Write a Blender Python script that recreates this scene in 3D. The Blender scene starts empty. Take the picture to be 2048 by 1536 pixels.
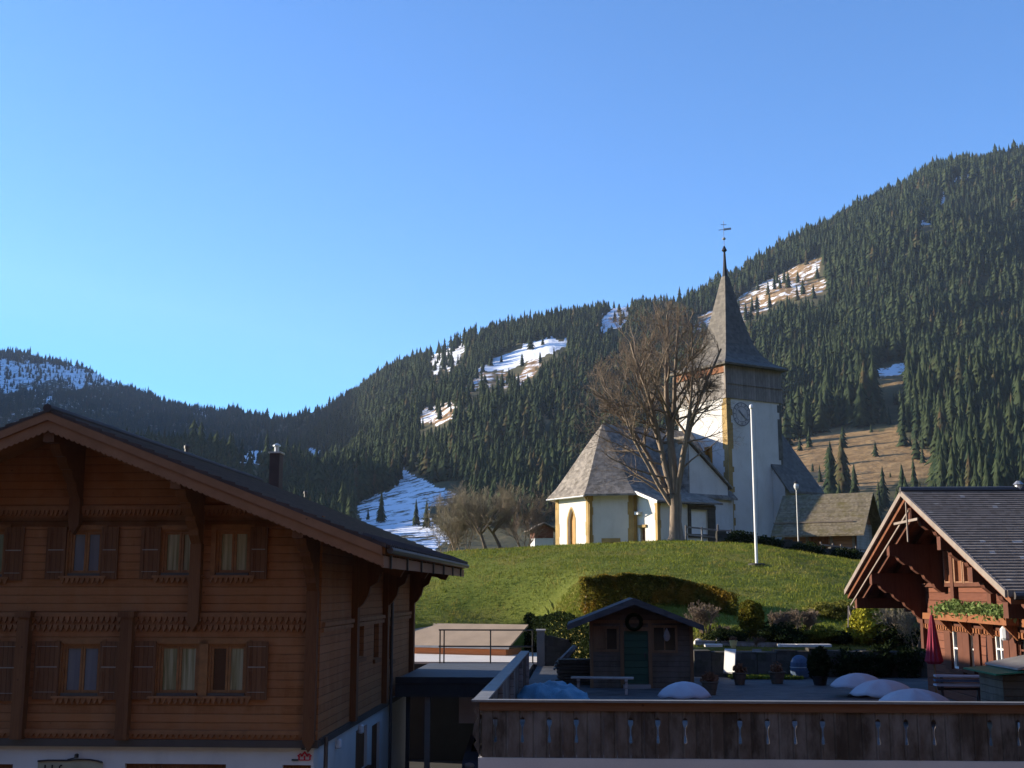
import bpy, math, random
import numpy as np
from mathutils import Vector, Matrix
random.seed(7); RNG = np.random.default_rng(11)
SC = bpy.context.scene; COL = SC.collection
# ---------------------------------------------------------------- camera geometry (eye = world origin, z = 0 at eye level)
F = 2400.0; TH = math.radians(9.74); CT, ST = math.cos(TH), math.sin(TH)
PSI = math.atan(139/2435.0)                      # the village grid is turned by this against the view
CP, SP = math.cos(PSI), math.sin(PSI)
def ray(px, py):
    cx = (px-1024)/F; cy = (768-py)/F
    return Vector((cx, CT-cy*ST, ST+cy*CT))
def at(px, py, Y):
    r = ray(px, py); return r*(Y/r.y)
def toG(p): return Vector((p[0]*CP-p[1]*SP, p[0]*SP+p[1]*CP, p[2]))
def toW(p): return Vector((p[0]*CP+p[1]*SP, -p[0]*SP+p[1]*CP, p[2]))
def gv(px, py, v):                               # on the plane v = const of the village grid -> (u, z)
    r = toG(ray(px, py)); t = v/r.y; return r.x*t, r.z*t
def gu(px, py, u):                               # on the plane u = const -> (v, z)
    r = toG(ray(px, py)); t = u/r.x; return r.y*t, r.z*t
def gz(px, py, z):
    r = toG(ray(px, py)); t = z/r.z; return r.x*t, r.y*t
def slope_to_px(e, k):                           # direction (X/Y, z/Y) -> picture position (numpy)
    cy = (e*CT-ST)/(CT+e*ST)
    return 1024+F*k*(CT-cy*ST), 768-F*cy
def px_to_slope(px, py):
    cy = (768-py)/F; d = CT-cy*ST
    return (px-1024)/F/d, (ST+cy*CT)/d
# ---------------------------------------------------------------- objects
OFF = {}; FRAME = {}
def tag(o, label=None, cat=None, group=None, kind=None):
    if label: o['label'] = label
    if cat: o['category'] = cat
    if group: o['group'] = group
    if kind: o['kind'] = kind
    return o
def thing(name, label, cat, base, grid=True, group=None):
    o = bpy.data.objects.new(name, None); COL.objects.link(o)
    o.empty_display_size = 0.3
    if grid: o.location = toW(base); o.rotation_euler = (0, 0, -PSI)
    else: o.location = Vector(base)
    OFF[o] = Vector(base); return tag(o, label, cat, group)
def link(name, me, parent):
    o = bpy.data.objects.new(name, me); COL.objects.link(o)
    if parent is not None: o.parent = parent; OFF[o] = OFF[parent]
    return o
class MB:
    def __init__(s): s.v = []; s.f = []; s.mi = []; s.cur = 0
    def add(s, vs, fs):
        n = len(s.v); s.v += [tuple(p) for p in vs]; s.f += [tuple(i+n for i in f) for f in fs]; s.mi += [s.cur]*len(fs); return s
    def box(s, x0, x1, y0, y1, z0, z1):
        if x0 > x1: x0, x1 = x1, x0
        if y0 > y1: y0, y1 = y1, y0
        if z0 > z1: z0, z1 = z1, z0
        return s.add([(x0,y0,z0),(x1,y0,z0),(x1,y1,z0),(x0,y1,z0),(x0,y0,z1),(x1,y0,z1),(x1,y1,z1),(x0,y1,z1)],
              [(0,3,2,1),(4,5,6,7),(0,1,5,4),(1,2,6,5),(2,3,7,6),(3,0,4,7)])
    def prism(s, pts, e):
        n = len(pts); e = Vector(e); a = [Vector(p) for p in pts]; b = [p+e for p in a]
        nrm = Vector((0,0,0))
        for i in range(n): nrm += a[i].cross(a[(i+1) % n])
        if nrm.dot(e) > 0: a.reverse(); b.reverse()
        return s.add(a+b, [tuple(range(n)), tuple(range(2*n-1, n-1, -1))]+[(i, i+n, (i+1) % n+n, (i+1) % n) for i in range(n)])
    def beam(s, p, q, w, h, up=(0,0,1)):
        p = Vector(p); q = Vector(q); d = (q-p).normalized(); up = Vector(up)
        if abs(d.dot(up)) > .98: up = Vector((0,1,0))
        r = d.cross(up).normalized(); t = r.cross(d)
        c = [r*w/2*a+t*h/2*b for a, b in ((-1,-1),(1,-1),(1,1),(-1,1))]
        return s.prism([p+x for x in c], q-p)
    def tube(s, pts, rad, n=8, cap=True):
        pts = [Vector(p) for p in pts]; m = len(pts)
        if not hasattr(rad, '__len__'): rad = [rad]*m
        vs = []; prev = None
        for i, p in enumerate(pts):
            d = (pts[min(i+1, m-1)]-pts[max(i-1, 0)]).normalized()
            if prev is None: r = d.orthogonal().normalized()
            else: r = (prev-d*prev.dot(d)).normalized()
            prev = r; t = d.cross(r)
            vs += [p+(r*math.cos(2*math.pi*j/n)+t*math.sin(2*math.pi*j/n))*rad[i] for j in range(n)]
        fs = [(i*n+j, i*n+(j+1) % n, (i+1)*n+(j+1) % n, (i+1)*n+j) for i in range(m-1) for j in range(n)]
        if cap: fs += [tuple(range(n-1, -1, -1)), tuple(range((m-1)*n, m*n))]
        return s.add(vs, fs)
    def lathe(s, c, prof, n=20, sx=1, sy=1):
        c = Vector(c); vs = []
        for r, z in prof:
            vs += [c+Vector((r*sx*math.cos(2*math.pi*j/n), r*sy*math.sin(2*math.pi*j/n), z)) for j in range(n)]
        m = len(prof)
        fs = [(i*n+j, i*n+(j+1) % n, (i+1)*n+(j+1) % n, (i+1)*n+j) for i in range(m-1) for j in range(n)]
        return s.add(vs, fs+[tuple(range(n-1, -1, -1)), tuple(range((m-1)*n, m*n))])
    def wall(s, axis, c, depth, a0, a1, z0, z1, holes=()):
        """a flat wall face on plane axis=c with reveals going 'depth' inward round each hole (a0,a1,z0,z1)"""
        A = sorted({a0, a1, *[h[0] for h in holes], *[h[1] for h in holes]}); A = [a for a in A if a0-1e-6 <= a <= a1+1e-6]
        Z = sorted({z0, z1, *[h[2] for h in holes], *[h[3] for h in holes]}); Z = [z for z in Z if z0-1e-6 <= z <= z1+1e-6]
        P = (lambda a, d, z: (a, c+d, z)) if axis == 'v' else (lambda a, d, z: (c+d, a, z))
        for i in range(len(A)-1):
            for j in range(len(Z)-1):
                am, zm = (A[i]+A[i+1])/2, (Z[j]+Z[j+1])/2
                if any(h[0] < am < h[1] and h[2] < zm < h[3] for h in holes): continue
                s.add([P(A[i],0,Z[j]), P(A[i+1],0,Z[j]), P(A[i+1],0,Z[j+1]), P(A[i],0,Z[j+1])], [(0,1,2,3)])
        for h in holes:
            q = [(h[0],h[2]),(h[1],h[2]),(h[1],h[3]),(h[0],h[3])]
            for i in range(4):
                a, b = q[i], q[(i+1) % 4]
                s.add([P(a[0],0,a[1]), P(b[0],0,b[1]), P(b[0],depth,b[1]), P(a[0],depth,a[1])], [(0,1,2,3)])
        return s
    def build(s, name, mats, parent=None, smooth=False, tint=None):
        off = OFF[parent] if parent is not None else Vector((0,0,0))
        me = bpy.data.meshes.new(name)
        me.from_pydata([(a-off.x, b-off.y, c-off.z) for a, b, c in s.v], [], s.f)
        if not isinstance(mats, (list, tuple)): mats = [mats]
        for m in mats: me.materials.append(m)
        if len(mats) > 1: me.polygons.foreach_set('material_index', s.mi)
        if smooth: me.polygons.foreach_set('use_smooth', [True]*len(s.f))
        me.update(); return link(name, me, parent)
def npmesh(name, V, Fc, mats, parent=None, off=None, tint=None, smooth=False, mi=None, cols=None):
    V = np.asarray(V, np.float32).reshape(-1, 3)
    if off is None and parent is not None: off = OFF[parent]
    if off is not None: V = V-np.array(off, np.float32)
    Fc = np.asarray(Fc, np.int32); m, k = Fc.shape
    me = bpy.data.meshes.new(name)
    me.vertices.add(len(V)); me.vertices.foreach_set('co', V.ravel())
    me.loops.add(m*k); me.loops.foreach_set('vertex_index', Fc.ravel())
    me.polygons.add(m); me.polygons.foreach_set('loop_start', np.arange(0, m*k, k, dtype=np.int32))
    try: me.polygons.foreach_set('loop_total', np.full(m, k, np.int32))
    except Exception: pass
    if not isinstance(mats, (list, tuple)): mats = [mats]
    for x in mats: me.materials.append(x)
    if mi is not None: me.polygons.foreach_set('material_index', np.asarray(mi, np.int32))
    if smooth: me.polygons.foreach_set('use_smooth', np.ones(m, bool))
    if tint is not None:
        a = me.attributes.new('tint', 'FLOAT', 'POINT'); a.data.foreach_set('value', np.asarray(tint, np.float32))
    if cols is not None:
        a = me.attributes.new('cover', 'FLOAT_COLOR', 'POINT'); a.data.foreach_set('color', np.asarray(cols, np.float32).ravel())
    me.update(); me.validate(); return link(name, me, parent)
# ---------------------------------------------------------------- noise for terrain (numpy)
def vnoise(x, y, seed=0):
    x = np.asarray(x, float); y = np.asarray(y, float)
    xi = np.floor(x).astype(np.int64); yi = np.floor(y).astype(np.int64); fx = x-xi; fy = y-yi
    fx = fx*fx*(3-2*fx); fy = fy*fy*(3-2*fy)
    def h(a, b):
        n = (a*374761393+b*668265263+seed*974634777) & 0x7fffffff
        n = ((n ^ (n >> 13))*1274126177) & 0x7fffffff
        return ((n ^ (n >> 16)) & 0xffff)/65535.0
    return (h(xi,yi)*(1-fx)+h(xi+1,yi)*fx)*(1-fy)+(h(xi,yi+1)*(1-fx)+h(xi+1,yi+1)*fx)*fy
def fbm(x, y, o=4, seed=0):
    r = 0; a = .5
    for i in range(o): r = r+a*(vnoise(x*2**i, y*2**i, seed+i)-.5)*2; a *= .5
    return r
def sstep(a, b, x):
    t = np.clip((np.asarray(x, float)-a)/(b-a), 0, 1); return t*t*(3-2*t)
# ---------------------------------------------------------------- materials
class NT:
    def __init__(s, name):
        s.m = bpy.data.materials.new(name); s.m.use_nodes = True; s.t = s.m.node_tree; s.t.nodes.clear()
        s.out = s.t.nodes.new('ShaderNodeOutputMaterial')
    def n(s, typ, props=None, **inp):
        nd = s.t.nodes.new('ShaderNode'+typ)
        for k, v in (props or {}).items(): setattr(nd, k, v)
        for k, v in inp.items():
            k = k.replace('_', ' ')
            sock = nd.inputs[int(k[1:])] if k[0] == 'i' and k[1:].isdigit() else nd.inputs[k]
            if isinstance(v, bpy.types.NodeSocket): s.t.links.new(v, sock)
            elif isinstance(v, bpy.types.Node): s.t.links.new(v.outputs[0], sock)
            else:
                if sock.type == 'RGBA' and len(v) == 3: v = (*v, 1)
                sock.default_value = v
        return nd
    def math(s, op, a, b=0.0, c=None):
        nd = s.n('Math', {'operation': op}, i0=a, i1=b)
        if c is not None: nd.inputs[2].default_value = c
        return nd.outputs[0]
    def mix(s, fac, a, b, typ='MIX'):
        nd = s.n('MixRGB', {'blend_type': typ}, Fac=fac, Color1=a, Color2=b); return nd.outputs[0]
    def ramp(s, x, lo, hi):
        nd = s.n('MapRange', None, i0=x, i1=lo, i2=hi); return nd.outputs[0]
    def noise(s, vec, scale, detail=3.0, rough=.55):
        return s.n('TexNoise', None, Vector=vec, Scale=scale, Detail=detail, Roughness=rough).outputs[0]
    def obj(s): return s.n('TexCoord').outputs['Object']
    def scale(s, vec, sc): return s.n('Mapping', None, Vector=vec, Scale=sc).outputs[0]
    def bump(s, h, strength=.5, dist=.02):
        return s.n('Bump', None, Height=h, Strength=strength, Distance=dist).outputs[0]
    def bsdf(s, col, rough=.8, normal=None, **kw):
        b = s.n('BsdfPrincipled', None, Base_Color=col, Roughness=rough, **kw)
        if 'Specular_IOR_Level' not in kw: b.inputs['Specular IOR Level'].default_value = .25
        if normal is not None: s.t.links.new(normal, b.inputs['Normal'])
        s.t.links.new(b.outputs[0], s.out.inputs[0]); return s.m
def mat_plain(name, col, rough=.7, var=.25, scale=3.0, bump=.15, spec=.25, metal=0.0, fine=40.0):
    t = NT(name); o = t.obj(); a = t.noise(o, scale, 5); b = t.noise(o, fine, 2)
    f = t.math('ADD', t.math('MULTIPLY', a, .7), t.math('MULTIPLY', b, .3))
    c = t.mix(t.ramp(f, .3, .7), tuple(x*(1-var) for x in col), tuple(min(1, x*(1+var)) for x in col))
    return t.bsdf(c, rough, t.bump(b, bump, .01), Specular_IOR_Level=spec, Metallic=metal)
def mat_planks(name, c1, c2, axis=2, width=.16, grain=1.0, rough=.75, knots=True, along=None, groove=1.0, weather=None):
    """planks stacked along object axis; grain runs along the other axes"""
    t = NT(name); o = t.obj(); sep = t.n('SeparateXYZ', None, Vector=o)
    k = sep.outputs[axis]
    q = t.math('DIVIDE', k, width); idx = t.math('FLOOR', q); fr = t.math('SUBTRACT', q, idx)
    rnd = t.n('TexWhiteNoise', {'noise_dimensions': '1D'}, W=idx).outputs[0]
    sc = [2.2, 2.2, 2.2]; sc[axis] = 34*grain
    shift = t.n('CombineXYZ', None, i0=t.math('MULTIPLY', rnd, 31.0), i1=t.math('MULTIPLY', rnd, 17.0), i2=0.0)
    vec = t.n('VectorMath', {'operation': 'ADD'}, i0=t.scale(o, tuple(sc)), i1=shift).outputs[0]
    g = t.noise(vec, 1.0, 5, .65)
    big = t.noise(o, .6, 3)
    f = t.math('ADD', t.math('MULTIPLY', g, .75), t.math('ADD', t.math('MULTIPLY', rnd, .28), t.math('MULTIPLY', big, .2)))
    col = t.mix(t.ramp(f, .38, .86), c1, c2)
    if weather is not None:
        w = t.noise(t.scale(o, (1.1, 1.1, .45)), 1.6, 5, .7); col = t.mix(t.ramp(w, .42, .66), col, weather)
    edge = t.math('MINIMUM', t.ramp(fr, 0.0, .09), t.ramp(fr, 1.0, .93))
    if knots:
        vo = t.n('TexVoronoi', None, Vector=t.scale(o, (1.0, 1.0, 1.0)), Scale=2.6)
        kn = t.ramp(vo.outputs['Distance'], .07, .035)
        col = t.mix(t.math('MULTIPLY', kn, .7), col, tuple(x*.3 for x in c1))
    col = t.mix(t.math('MULTIPLY', t.math('SUBTRACT', 1.0, edge), .55*groove), col, tuple(x*.35 for x in c1))  # plank grooves darkened in the colour, standing in for their shade
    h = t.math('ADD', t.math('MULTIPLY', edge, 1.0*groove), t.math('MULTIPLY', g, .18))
    return t.bsdf(col, rough, t.bump(h, .7, .018))
def mat_shingle(name, c1, c2, course=.16, cell=.14, moss=None, rough=.85, spots=0.0, sheen=.2):
    t = NT(name); o = t.obj(); sep = t.n('SeparateXYZ', None, Vector=o)
    q = t.math('DIVIDE', sep.outputs[2], course)
    wob = t.math('MULTIPLY', t.noise(o, 1.3, 2), .8); q = t.math('ADD', q, wob)
    iz = t.math('FLOOR', q); fr = t.math('SUBTRACT', q, iz)
    off = t.n('TexWhiteNoise', {'noise_dimensions': '1D'}, W=iz).outputs[0]
    ax = t.math('FLOOR', t.math('ADD', t.math('DIVIDE', t.math('ADD', sep.outputs[0], t.math('MULTIPLY', sep.outputs[1], .13)), cell), t.math('MULTIPLY', off, 7.0)))
    ay = t.math('FLOOR', t.math('ADD', t.math('DIVIDE', t.math('ADD', sep.outputs[1], t.math('MULTIPLY', sep.outputs[0], -.11)), cell*1.3), t.math('MULTIPLY', off, 5.0)))
    cell_v = t.n('CombineXYZ', None, i0=ax, i1=ay, i2=iz)
    rnd = t.n('TexWhiteNoise', {'noise_dimensions': '3D'}, Vector=cell_v).outputs[0]
    big = t.noise(o, .8, 4); fine = t.noise(o, 25, 2)
    strk = t.noise(t.scale(o, (.7, .7, 5.5)), 1.0, 4, .6)
    f = t.math('ADD', t.math('ADD', t.math('MULTIPLY', rnd, .42), t.math('MULTIPLY', strk, .42)), t.math('ADD', t.math('MULTIPLY', big, .22), t.math('MULTIPLY', fine, .2)))
    col = t.mix(t.ramp(f, .2, 1.0), c1, c2)
    if moss is not None: col = t.mix(t.math('MULTIPLY', t.ramp(t.noise(o, 1.7, 5, .7), .48, .68), .8), col, moss)
    if spots > 0: col = t.mix(t.math('MULTIPLY', t.ramp(rnd, 1-spots, 1-spots*.6), .8), col, (.5, .48, .45))
    h = t.math('ADD', t.math('SUBTRACT', 1.0, fr), t.math('MULTIPLY', rnd, .5))
    return t.bsdf(col, rough, t.bump(h, .8, .03), Specular_IOR_Level=sheen)
def mat_leaf(name, c1, c2, c3=None, trans=.25):
    t = NT(name); at_ = t.n('Attribute', {'attribute_name': 'tint'}).outputs['Fac']; o = t.obj()
    col = t.mix(at_, c1, c2)
    if c3 is not None: col = t.mix(t.ramp(t.noise(o, 1.1, 3), .5, .68), col, c3)
    d = t.n('BsdfDiffuse', None, Color=col); tr = t.n('BsdfTranslucent', None, Color=col)
    mx = t.n('MixShader', None, i0=trans, i1=d.outputs[0], i2=tr.outputs[0]); t.t.links.new(mx.outputs[0], t.out.inputs[0]); return t.m
def mat_tree(name, inst, c1, c2, c3, larch):
    t = NT(name)
    r = t.n('ObjectInfo').outputs['Random'] if inst else t.n('Attribute', {'attribute_name': 'tint'}).outputs['Fac']
    col = t.mix(t.ramp(r, 0.0, .9), c1, c2); col = t.mix(t.ramp(r, .93, .96), col, c3)
    if not larch: pass
    n = t.noise(t.n('NewGeometry').outputs['Position'], .35, 2)
    col = t.mix(t.ramp(n, .35, .7), col, tuple(x*1.25 for x in c2))
    d = t.n('BsdfDiffuse', None, Color=col); t.t.links.new(d.outputs[0], t.out.inputs[0]); return t.m
def mat_pane(name, col, rough=.06, folds=0.0, c2=None):
    t = NT(name); o = t.obj()
    c = col
    if folds: c = t.mix(t.ramp(t.noise(t.scale(o, (folds, folds, .6)), 1.0, 3), .35, .65), col, c2)
    return t.bsdf(c, rough, t.bump(t.noise(o, 1.2, 1), .04, .02), Specular_IOR_Level=.5)
M = {}
def mat_plaster(name, col, stain):
    t = NT(name); o = t.obj(); a = t.noise(o, .7, 5, .65); s = t.noise(t.scale(o, (1.5, 1.5, .5)), 1.0, 5, .7); f = t.noise(o, 30, 2)
    c = t.mix(t.ramp(a, .3, .75), tuple(x*1.04 for x in col), tuple(x*.86 for x in col))
    c = t.mix(t.math('MULTIPLY', t.ramp(s, .5, .75), .42), c, stain)
    return t.bsdf(c, .95, t.bump(t.math('ADD', f, t.math('MULTIPLY', a, 2.0)), .35, .015), Specular_IOR_Level=.15)
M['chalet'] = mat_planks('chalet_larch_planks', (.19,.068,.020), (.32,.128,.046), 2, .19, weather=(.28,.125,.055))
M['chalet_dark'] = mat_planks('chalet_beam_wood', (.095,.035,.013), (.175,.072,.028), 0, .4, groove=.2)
M['chalet_soffit'] = mat_planks('soffit_boards', (.19,.07,.02), (.30,.12,.036), 1, .14, knots=False)
M['barge'] = mat_planks('barge_board_wood', (.215,.093,.042), (.32,.15,.075), 1, 5.0, groove=0)
M['frieze'] = mat_plain('frieze_wood', (.235,.105,.046), .75, .3, 4)
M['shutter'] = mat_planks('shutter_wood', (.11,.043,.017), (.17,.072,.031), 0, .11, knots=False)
M['frame'] = mat_plain('window_frame_wood', (0.238,0.105,0.0385), .6, .25, 6)
M['plaster'] = mat_plaster('white_plaster', (.52,.52,.515), (.38,.37,.35))
M['plaster_old'] = mat_plaster('old_lime_plaster', (.66,.64,.61), (.42,.39,.34))
M['ochre'] = mat_plain('ochre_quoin_paint', (.36,.245,.10), .9, .35, 1.6, .4)
M['stone_grey'] = mat_plain('grey_quoin_stone', (.13,.125,.11), .9, .5, 2.2, .6)
M['tiles'] = mat_plain('dark_brown_roof_tiles', (0.068,0.044,0.0384), .65, .35, 1.4, .3)
M['gutter'] = mat_plain('dark_copper_gutter', (.05,.042,.04), .5, .2, 2, .1, .5)
M['zinc'] = mat_plain('weathered_zinc', (0.294,0.301,0.315), .45, .2, 2, .1, .5, .5)
M['metal_bright'] = mat_plain('bright_sheet_metal', (.5,.5,.5), .35, .1, 3, .05, .5, .6)
M['black'] = mat_plain('black_iron', (.02,.02,.022), .5, .2, 5, .1, .4)
M['pane_blue'] = mat_pane('pane_cool_curtain', (.055,.10,.135), .06, 9, (.085,.135,.17))
M['pane_green'] = mat_pane('pane_green_curtain', (.10,.12,.06), .06, 14, (.27,.28,.19))
M['pane_dark'] = mat_pane('pane_dark', (.012,.014,.016))
M['white'] = mat_plain('white_paint', (.78,.77,.74), .5, .06, 3, .05, .4)
M['hinge'] = mat_plain('pale_hinge_iron', (0.238,0.196,0.168), .5, .15, 5, .05)
M['cream'] = mat_plain('cream_sign_board', (0.288,0.282,0.198), .6, .15, 3, .05)
M['ink'] = mat_plain('sign_ink', (.02,.016,.014), .6, .1)
M['clock_ink'] = mat_plain('faded_clock_paint', (.22,.215,.23), .8, .4, 3)
M['navy'] = mat_plain('navy_enamel', (.012,.03,.045), .3, .1, 4, .03, .5)
M['red'] = mat_plain('red_emblem_paint', (.42,.02,.04), .5, .12)
M['church_roof'] = mat_shingle('church_shingles', (.12,.105,.09), (.36,.315,.265), .2, .22, moss=(.085,.07,.052))
M['spire'] = mat_shingle('spire_shingles', (.085,.078,.07), (.20,.178,.152), .24, .2)
M['belfry'] = mat_planks('belfry_boards', (.16,.14,.125), (.32,.285,.26), 0, .2, grain=.12, knots=False)
M['rust_wood'] = mat_planks('rust_wood', (.17,.060,.022), (.27,.11,.045), 0, .2, knots=False)
M['door_orange'] = mat_plain('orange_lancet_paint', (.42,.19,.035), .6, .25, 4)
M['barn_roof'] = mat_shingle('mossy_barn_shingles', (.085,.07,.05), (.28,.23,.155), .12, .13, moss=(.12,.10,.035))
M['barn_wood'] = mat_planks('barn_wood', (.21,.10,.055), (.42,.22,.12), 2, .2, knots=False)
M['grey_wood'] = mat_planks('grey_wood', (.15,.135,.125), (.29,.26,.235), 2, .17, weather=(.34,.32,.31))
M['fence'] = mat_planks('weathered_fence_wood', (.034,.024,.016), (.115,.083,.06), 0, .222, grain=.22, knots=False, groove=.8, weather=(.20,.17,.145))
M['fence_cap'] = mat_plain('grey_cap_rail', (.19,.185,.175), .6, .25, 3, .2)
M['fence_red'] = mat_planks('fence_top_board', (.12,.05,.02), (.2,.09,.04), 2, 1.0, groove=0)
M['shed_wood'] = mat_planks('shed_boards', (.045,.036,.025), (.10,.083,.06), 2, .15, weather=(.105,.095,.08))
M['shed_trim'] = mat_planks('shed_trim', (0.11,0.066,0.033), (0.1925,0.121,0.066), 0, .3, groove=0)
M['shed_roof'] = mat_shingle('shed_felt', (0.036,0.036,0.039), (0.078,0.075,0.078), .12, .3)
M['green_door'] = mat_planks('green_door_boards', (0.018,0.051,0.033), (0.03,0.075,0.048), 2, .19, knots=False)
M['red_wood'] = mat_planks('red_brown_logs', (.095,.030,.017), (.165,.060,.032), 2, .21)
M['red_wood_dark'] = mat_planks('red_brown_beams', (.068,.022,.012), (.125,.045,.024), 0, .4, groove=.2)
M['red_soffit'] = mat_planks('red_soffit_boards', (.12,.040,.017), (.20,.075,.033), 1, .18, knots=False)
M['verge'] = mat_plain('silvered_verge_board', (.215,.175,.145), .7, .25, 2.5, .3)
M['pale_wood'] = mat_planks('pale_frame_wood', (.17,.085,.05), (.27,.15,.09), 2, .3, groove=0)
M['dark_tiles'] = mat_shingle('dark_slate_tiles', (.14,.112,.09), (.30,.25,.205), .105, .11, spots=.012, sheen=.04)
M['concrete'] = mat_plain('grey_concrete', (0.21,0.203,0.196), .9, .2, 1.0, .35)
M['pale_conc'] = mat_plain('pale_concrete', (.62,.57,.51), .9, .12, .8, .3)
M['beige'] = mat_plain('beige_gravel_slope', (.36,.265,.18), .95, .18, 1.2, .5)
M['orange_wood'] = mat_planks('orange_wood', (.55,.19,.07), (.7,.28,.12), 2, .4, knots=False)
M['deck'] = mat_plain('slate_deck_membrane', (0.084,0.0945,0.1085), .7, .15, .9, .15)
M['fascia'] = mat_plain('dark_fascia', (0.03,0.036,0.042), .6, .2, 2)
M['asphalt'] = mat_plain('asphalt', (0.044,0.044,0.0456), .9, .2, 1.5, .3)
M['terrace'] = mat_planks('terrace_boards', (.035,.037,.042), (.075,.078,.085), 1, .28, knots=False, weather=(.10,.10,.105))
M['drywall'] = mat_shingle('rough_field_stone', (0.03,0.027,0.024), (0.09,0.081,0.072), .2, .33, moss=(0.024,0.03,0.012))
M['fabric_white'] = mat_plain('pale_cover_cloth', (.33,.36,.43), .8, .12, 1.5, .15)
M['tarp_blue'] = mat_plain('pale_blue_tarp', (.07,.19,.29), .5, .4, 2.5, .3)
M['red_cloth'] = mat_plain('dark_red_parasol_cloth', (.21,.018,.045), .8, .2, 3)
M['blue_cloth'] = mat_plain('blue_covering', (.05,.085,.15), .7, .25, 3)
M['green_sheet'] = mat_plain('green_roof_sheet', (.02,.13,.07), .5, .2, 3)
M['car'] = mat_plain('slate_blue_car_paint', (.12,.16,.25), .25, .05, 2, .0, .6)
M['rubber'] = mat_plain('black_rubber', (.015,.015,.016), .8, .1)
M['glass_lamp'] = mat_plain('lamp_glass', (.55,.57,.6), .1, .05, 2, .0, .6)
M['yellow_pot'] = mat_plain('yellow_glazed_pot', (.55,.46,.20), .6, .12)
M['bark'] = mat_planks('linden_bark', (.15,.11,.08), (.30,.23,.165), 0, .09, grain=.1, knots=False, groove=.6)
M['twig'] = mat_plain('linden_twigs', (.19,.145,.105), .9, .3, 1.5, .1)
M['twig_grey'] = mat_plain('orchard_twigs', (.215,.185,.13), .9, .3, 1.2, .1)
M['hedge'] = mat_leaf('hedge_leaves', (.065,.075,.015), (.26,.20,.035), (.32,.18,.03))
M['thuja'] = mat_leaf('thuja_leaves', (.06,.075,.014), (.22,.18,.025), (.2,.11,.022))
M['thuja_yellow'] = mat_leaf('golden_thuja_leaves', (.24,.25,.03), (.50,.45,.055))
M['juniper'] = mat_leaf('juniper_leaves', (.06,.075,.015), (.19,.18,.03))
M['olive'] = mat_leaf('olive_scrub_leaves', (.09,.10,.02), (.23,.21,.05))
M['dry'] = mat_leaf('dry_brown_stems', (.10,.05,.028), (.26,.14,.085))
M['box_plants'] = mat_leaf('window_box_sprigs', (.06,.11,.03), (.22,.28,.10))
M['dark_leaf'] = mat_leaf('dark_evergreen_leaves', (0.0096,0.016,0.0064), (0.028,0.04,0.016))
M['grass_blade'] = mat_leaf('grass_blades', (.085,.125,.018), (.215,.235,.042), (.29,.24,.065))
CG = ((.013,.026,.017), (.038,.049,.024), (.075,.052,.028))
M['forest'] = mat_tree('spruce_needles_mass', False, *CG, True)
M['spruce'] = mat_tree('spruce_needles', True, *CG, True)
M['trunk'] = mat_plain('spruce_trunk', (.09,.06,.04), .9, .3, 2)
def grass_mat():
    t = NT('meadow_grass'); o = t.obj()
    cov = t.n('Attribute', {'attribute_name': 'cover'}); sep = t.n('SeparateXYZ', None, Vector=cov.outputs['Vector'])
    a = t.noise(o, .35, 4); b = t.noise(o, 3.0, 4, .7); c = t.noise(o, 22, 3, .7)
    f = t.math('ADD', t.math('MULTIPLY', a, .35), t.math('ADD', t.math('MULTIPLY', b, .35), t.math('MULTIPLY', c, .45)))
    col = t.mix(t.ramp(f, .38, .78), (.072,.11,.016), (.225,.24,.043))
    col = t.mix(t.math('MULTIPLY', sep.outputs[1], .85), col, t.mix(c, (.19,.13,.035), (.36,.26,.085)))
    return t.bsdf(col, .95, t.bump(t.math('ADD', b, c), 1.0, .09), Specular_IOR_Level=.1)
M['grass'] = grass_mat()
def mountain_mat():
    t = NT('mountain_ground'); o = t.n('NewGeometry').outputs['Position']
    cov = t.n('Attribute', {'attribute_name': 'cover'}); sep = t.n('SeparateXYZ', None, Vector=cov.outputs['Vector'])
    n1 = t.noise(o, .045, 6, .7); n2 = t.noise(o, .012, 4); n3 = t.noise(o, .12, 4, .7)
    earth = t.mix(t.ramp(n1, .35, .65), (.05,.052,.028), (.115,.10,.05))
    brown = t.mix(t.ramp(n3, .35, .68), (.22,.125,.055), (.46,.29,.135))
    col = t.mix(sep.outputs[1], earth, brown)
    thr = t.math('ADD', sep.outputs[0], t.math('MULTIPLY', t.math('SUBTRACT', t.math('ADD', n1, n3), 1.0), 1.5))
    col = t.mix(t.ramp(thr, .42, .58), col, (.80,.82,.86))
    return t.bsdf(col, .95, t.bump(n3, .6, 2.0), Specular_IOR_Level=.1)
M['mountain'] = mountain_mat()
# ================================================================ the near ground: street, church hill
def box_struct(name, b, m, grid=True):
    mb = MB().box(*b); o = mb.build(name, m)
    if grid: o.rotation_euler = (0, 0, -PSI)
    return tag(o, kind='structure')
SUN_EL = 14.8; SUNH = Vector((-.955, .295, 0)).normalized()
SUND = (SUNH*math.cos(math.radians(SUN_EL))+Vector((0,0,math.sin(math.radians(SUN_EL)))))
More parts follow.
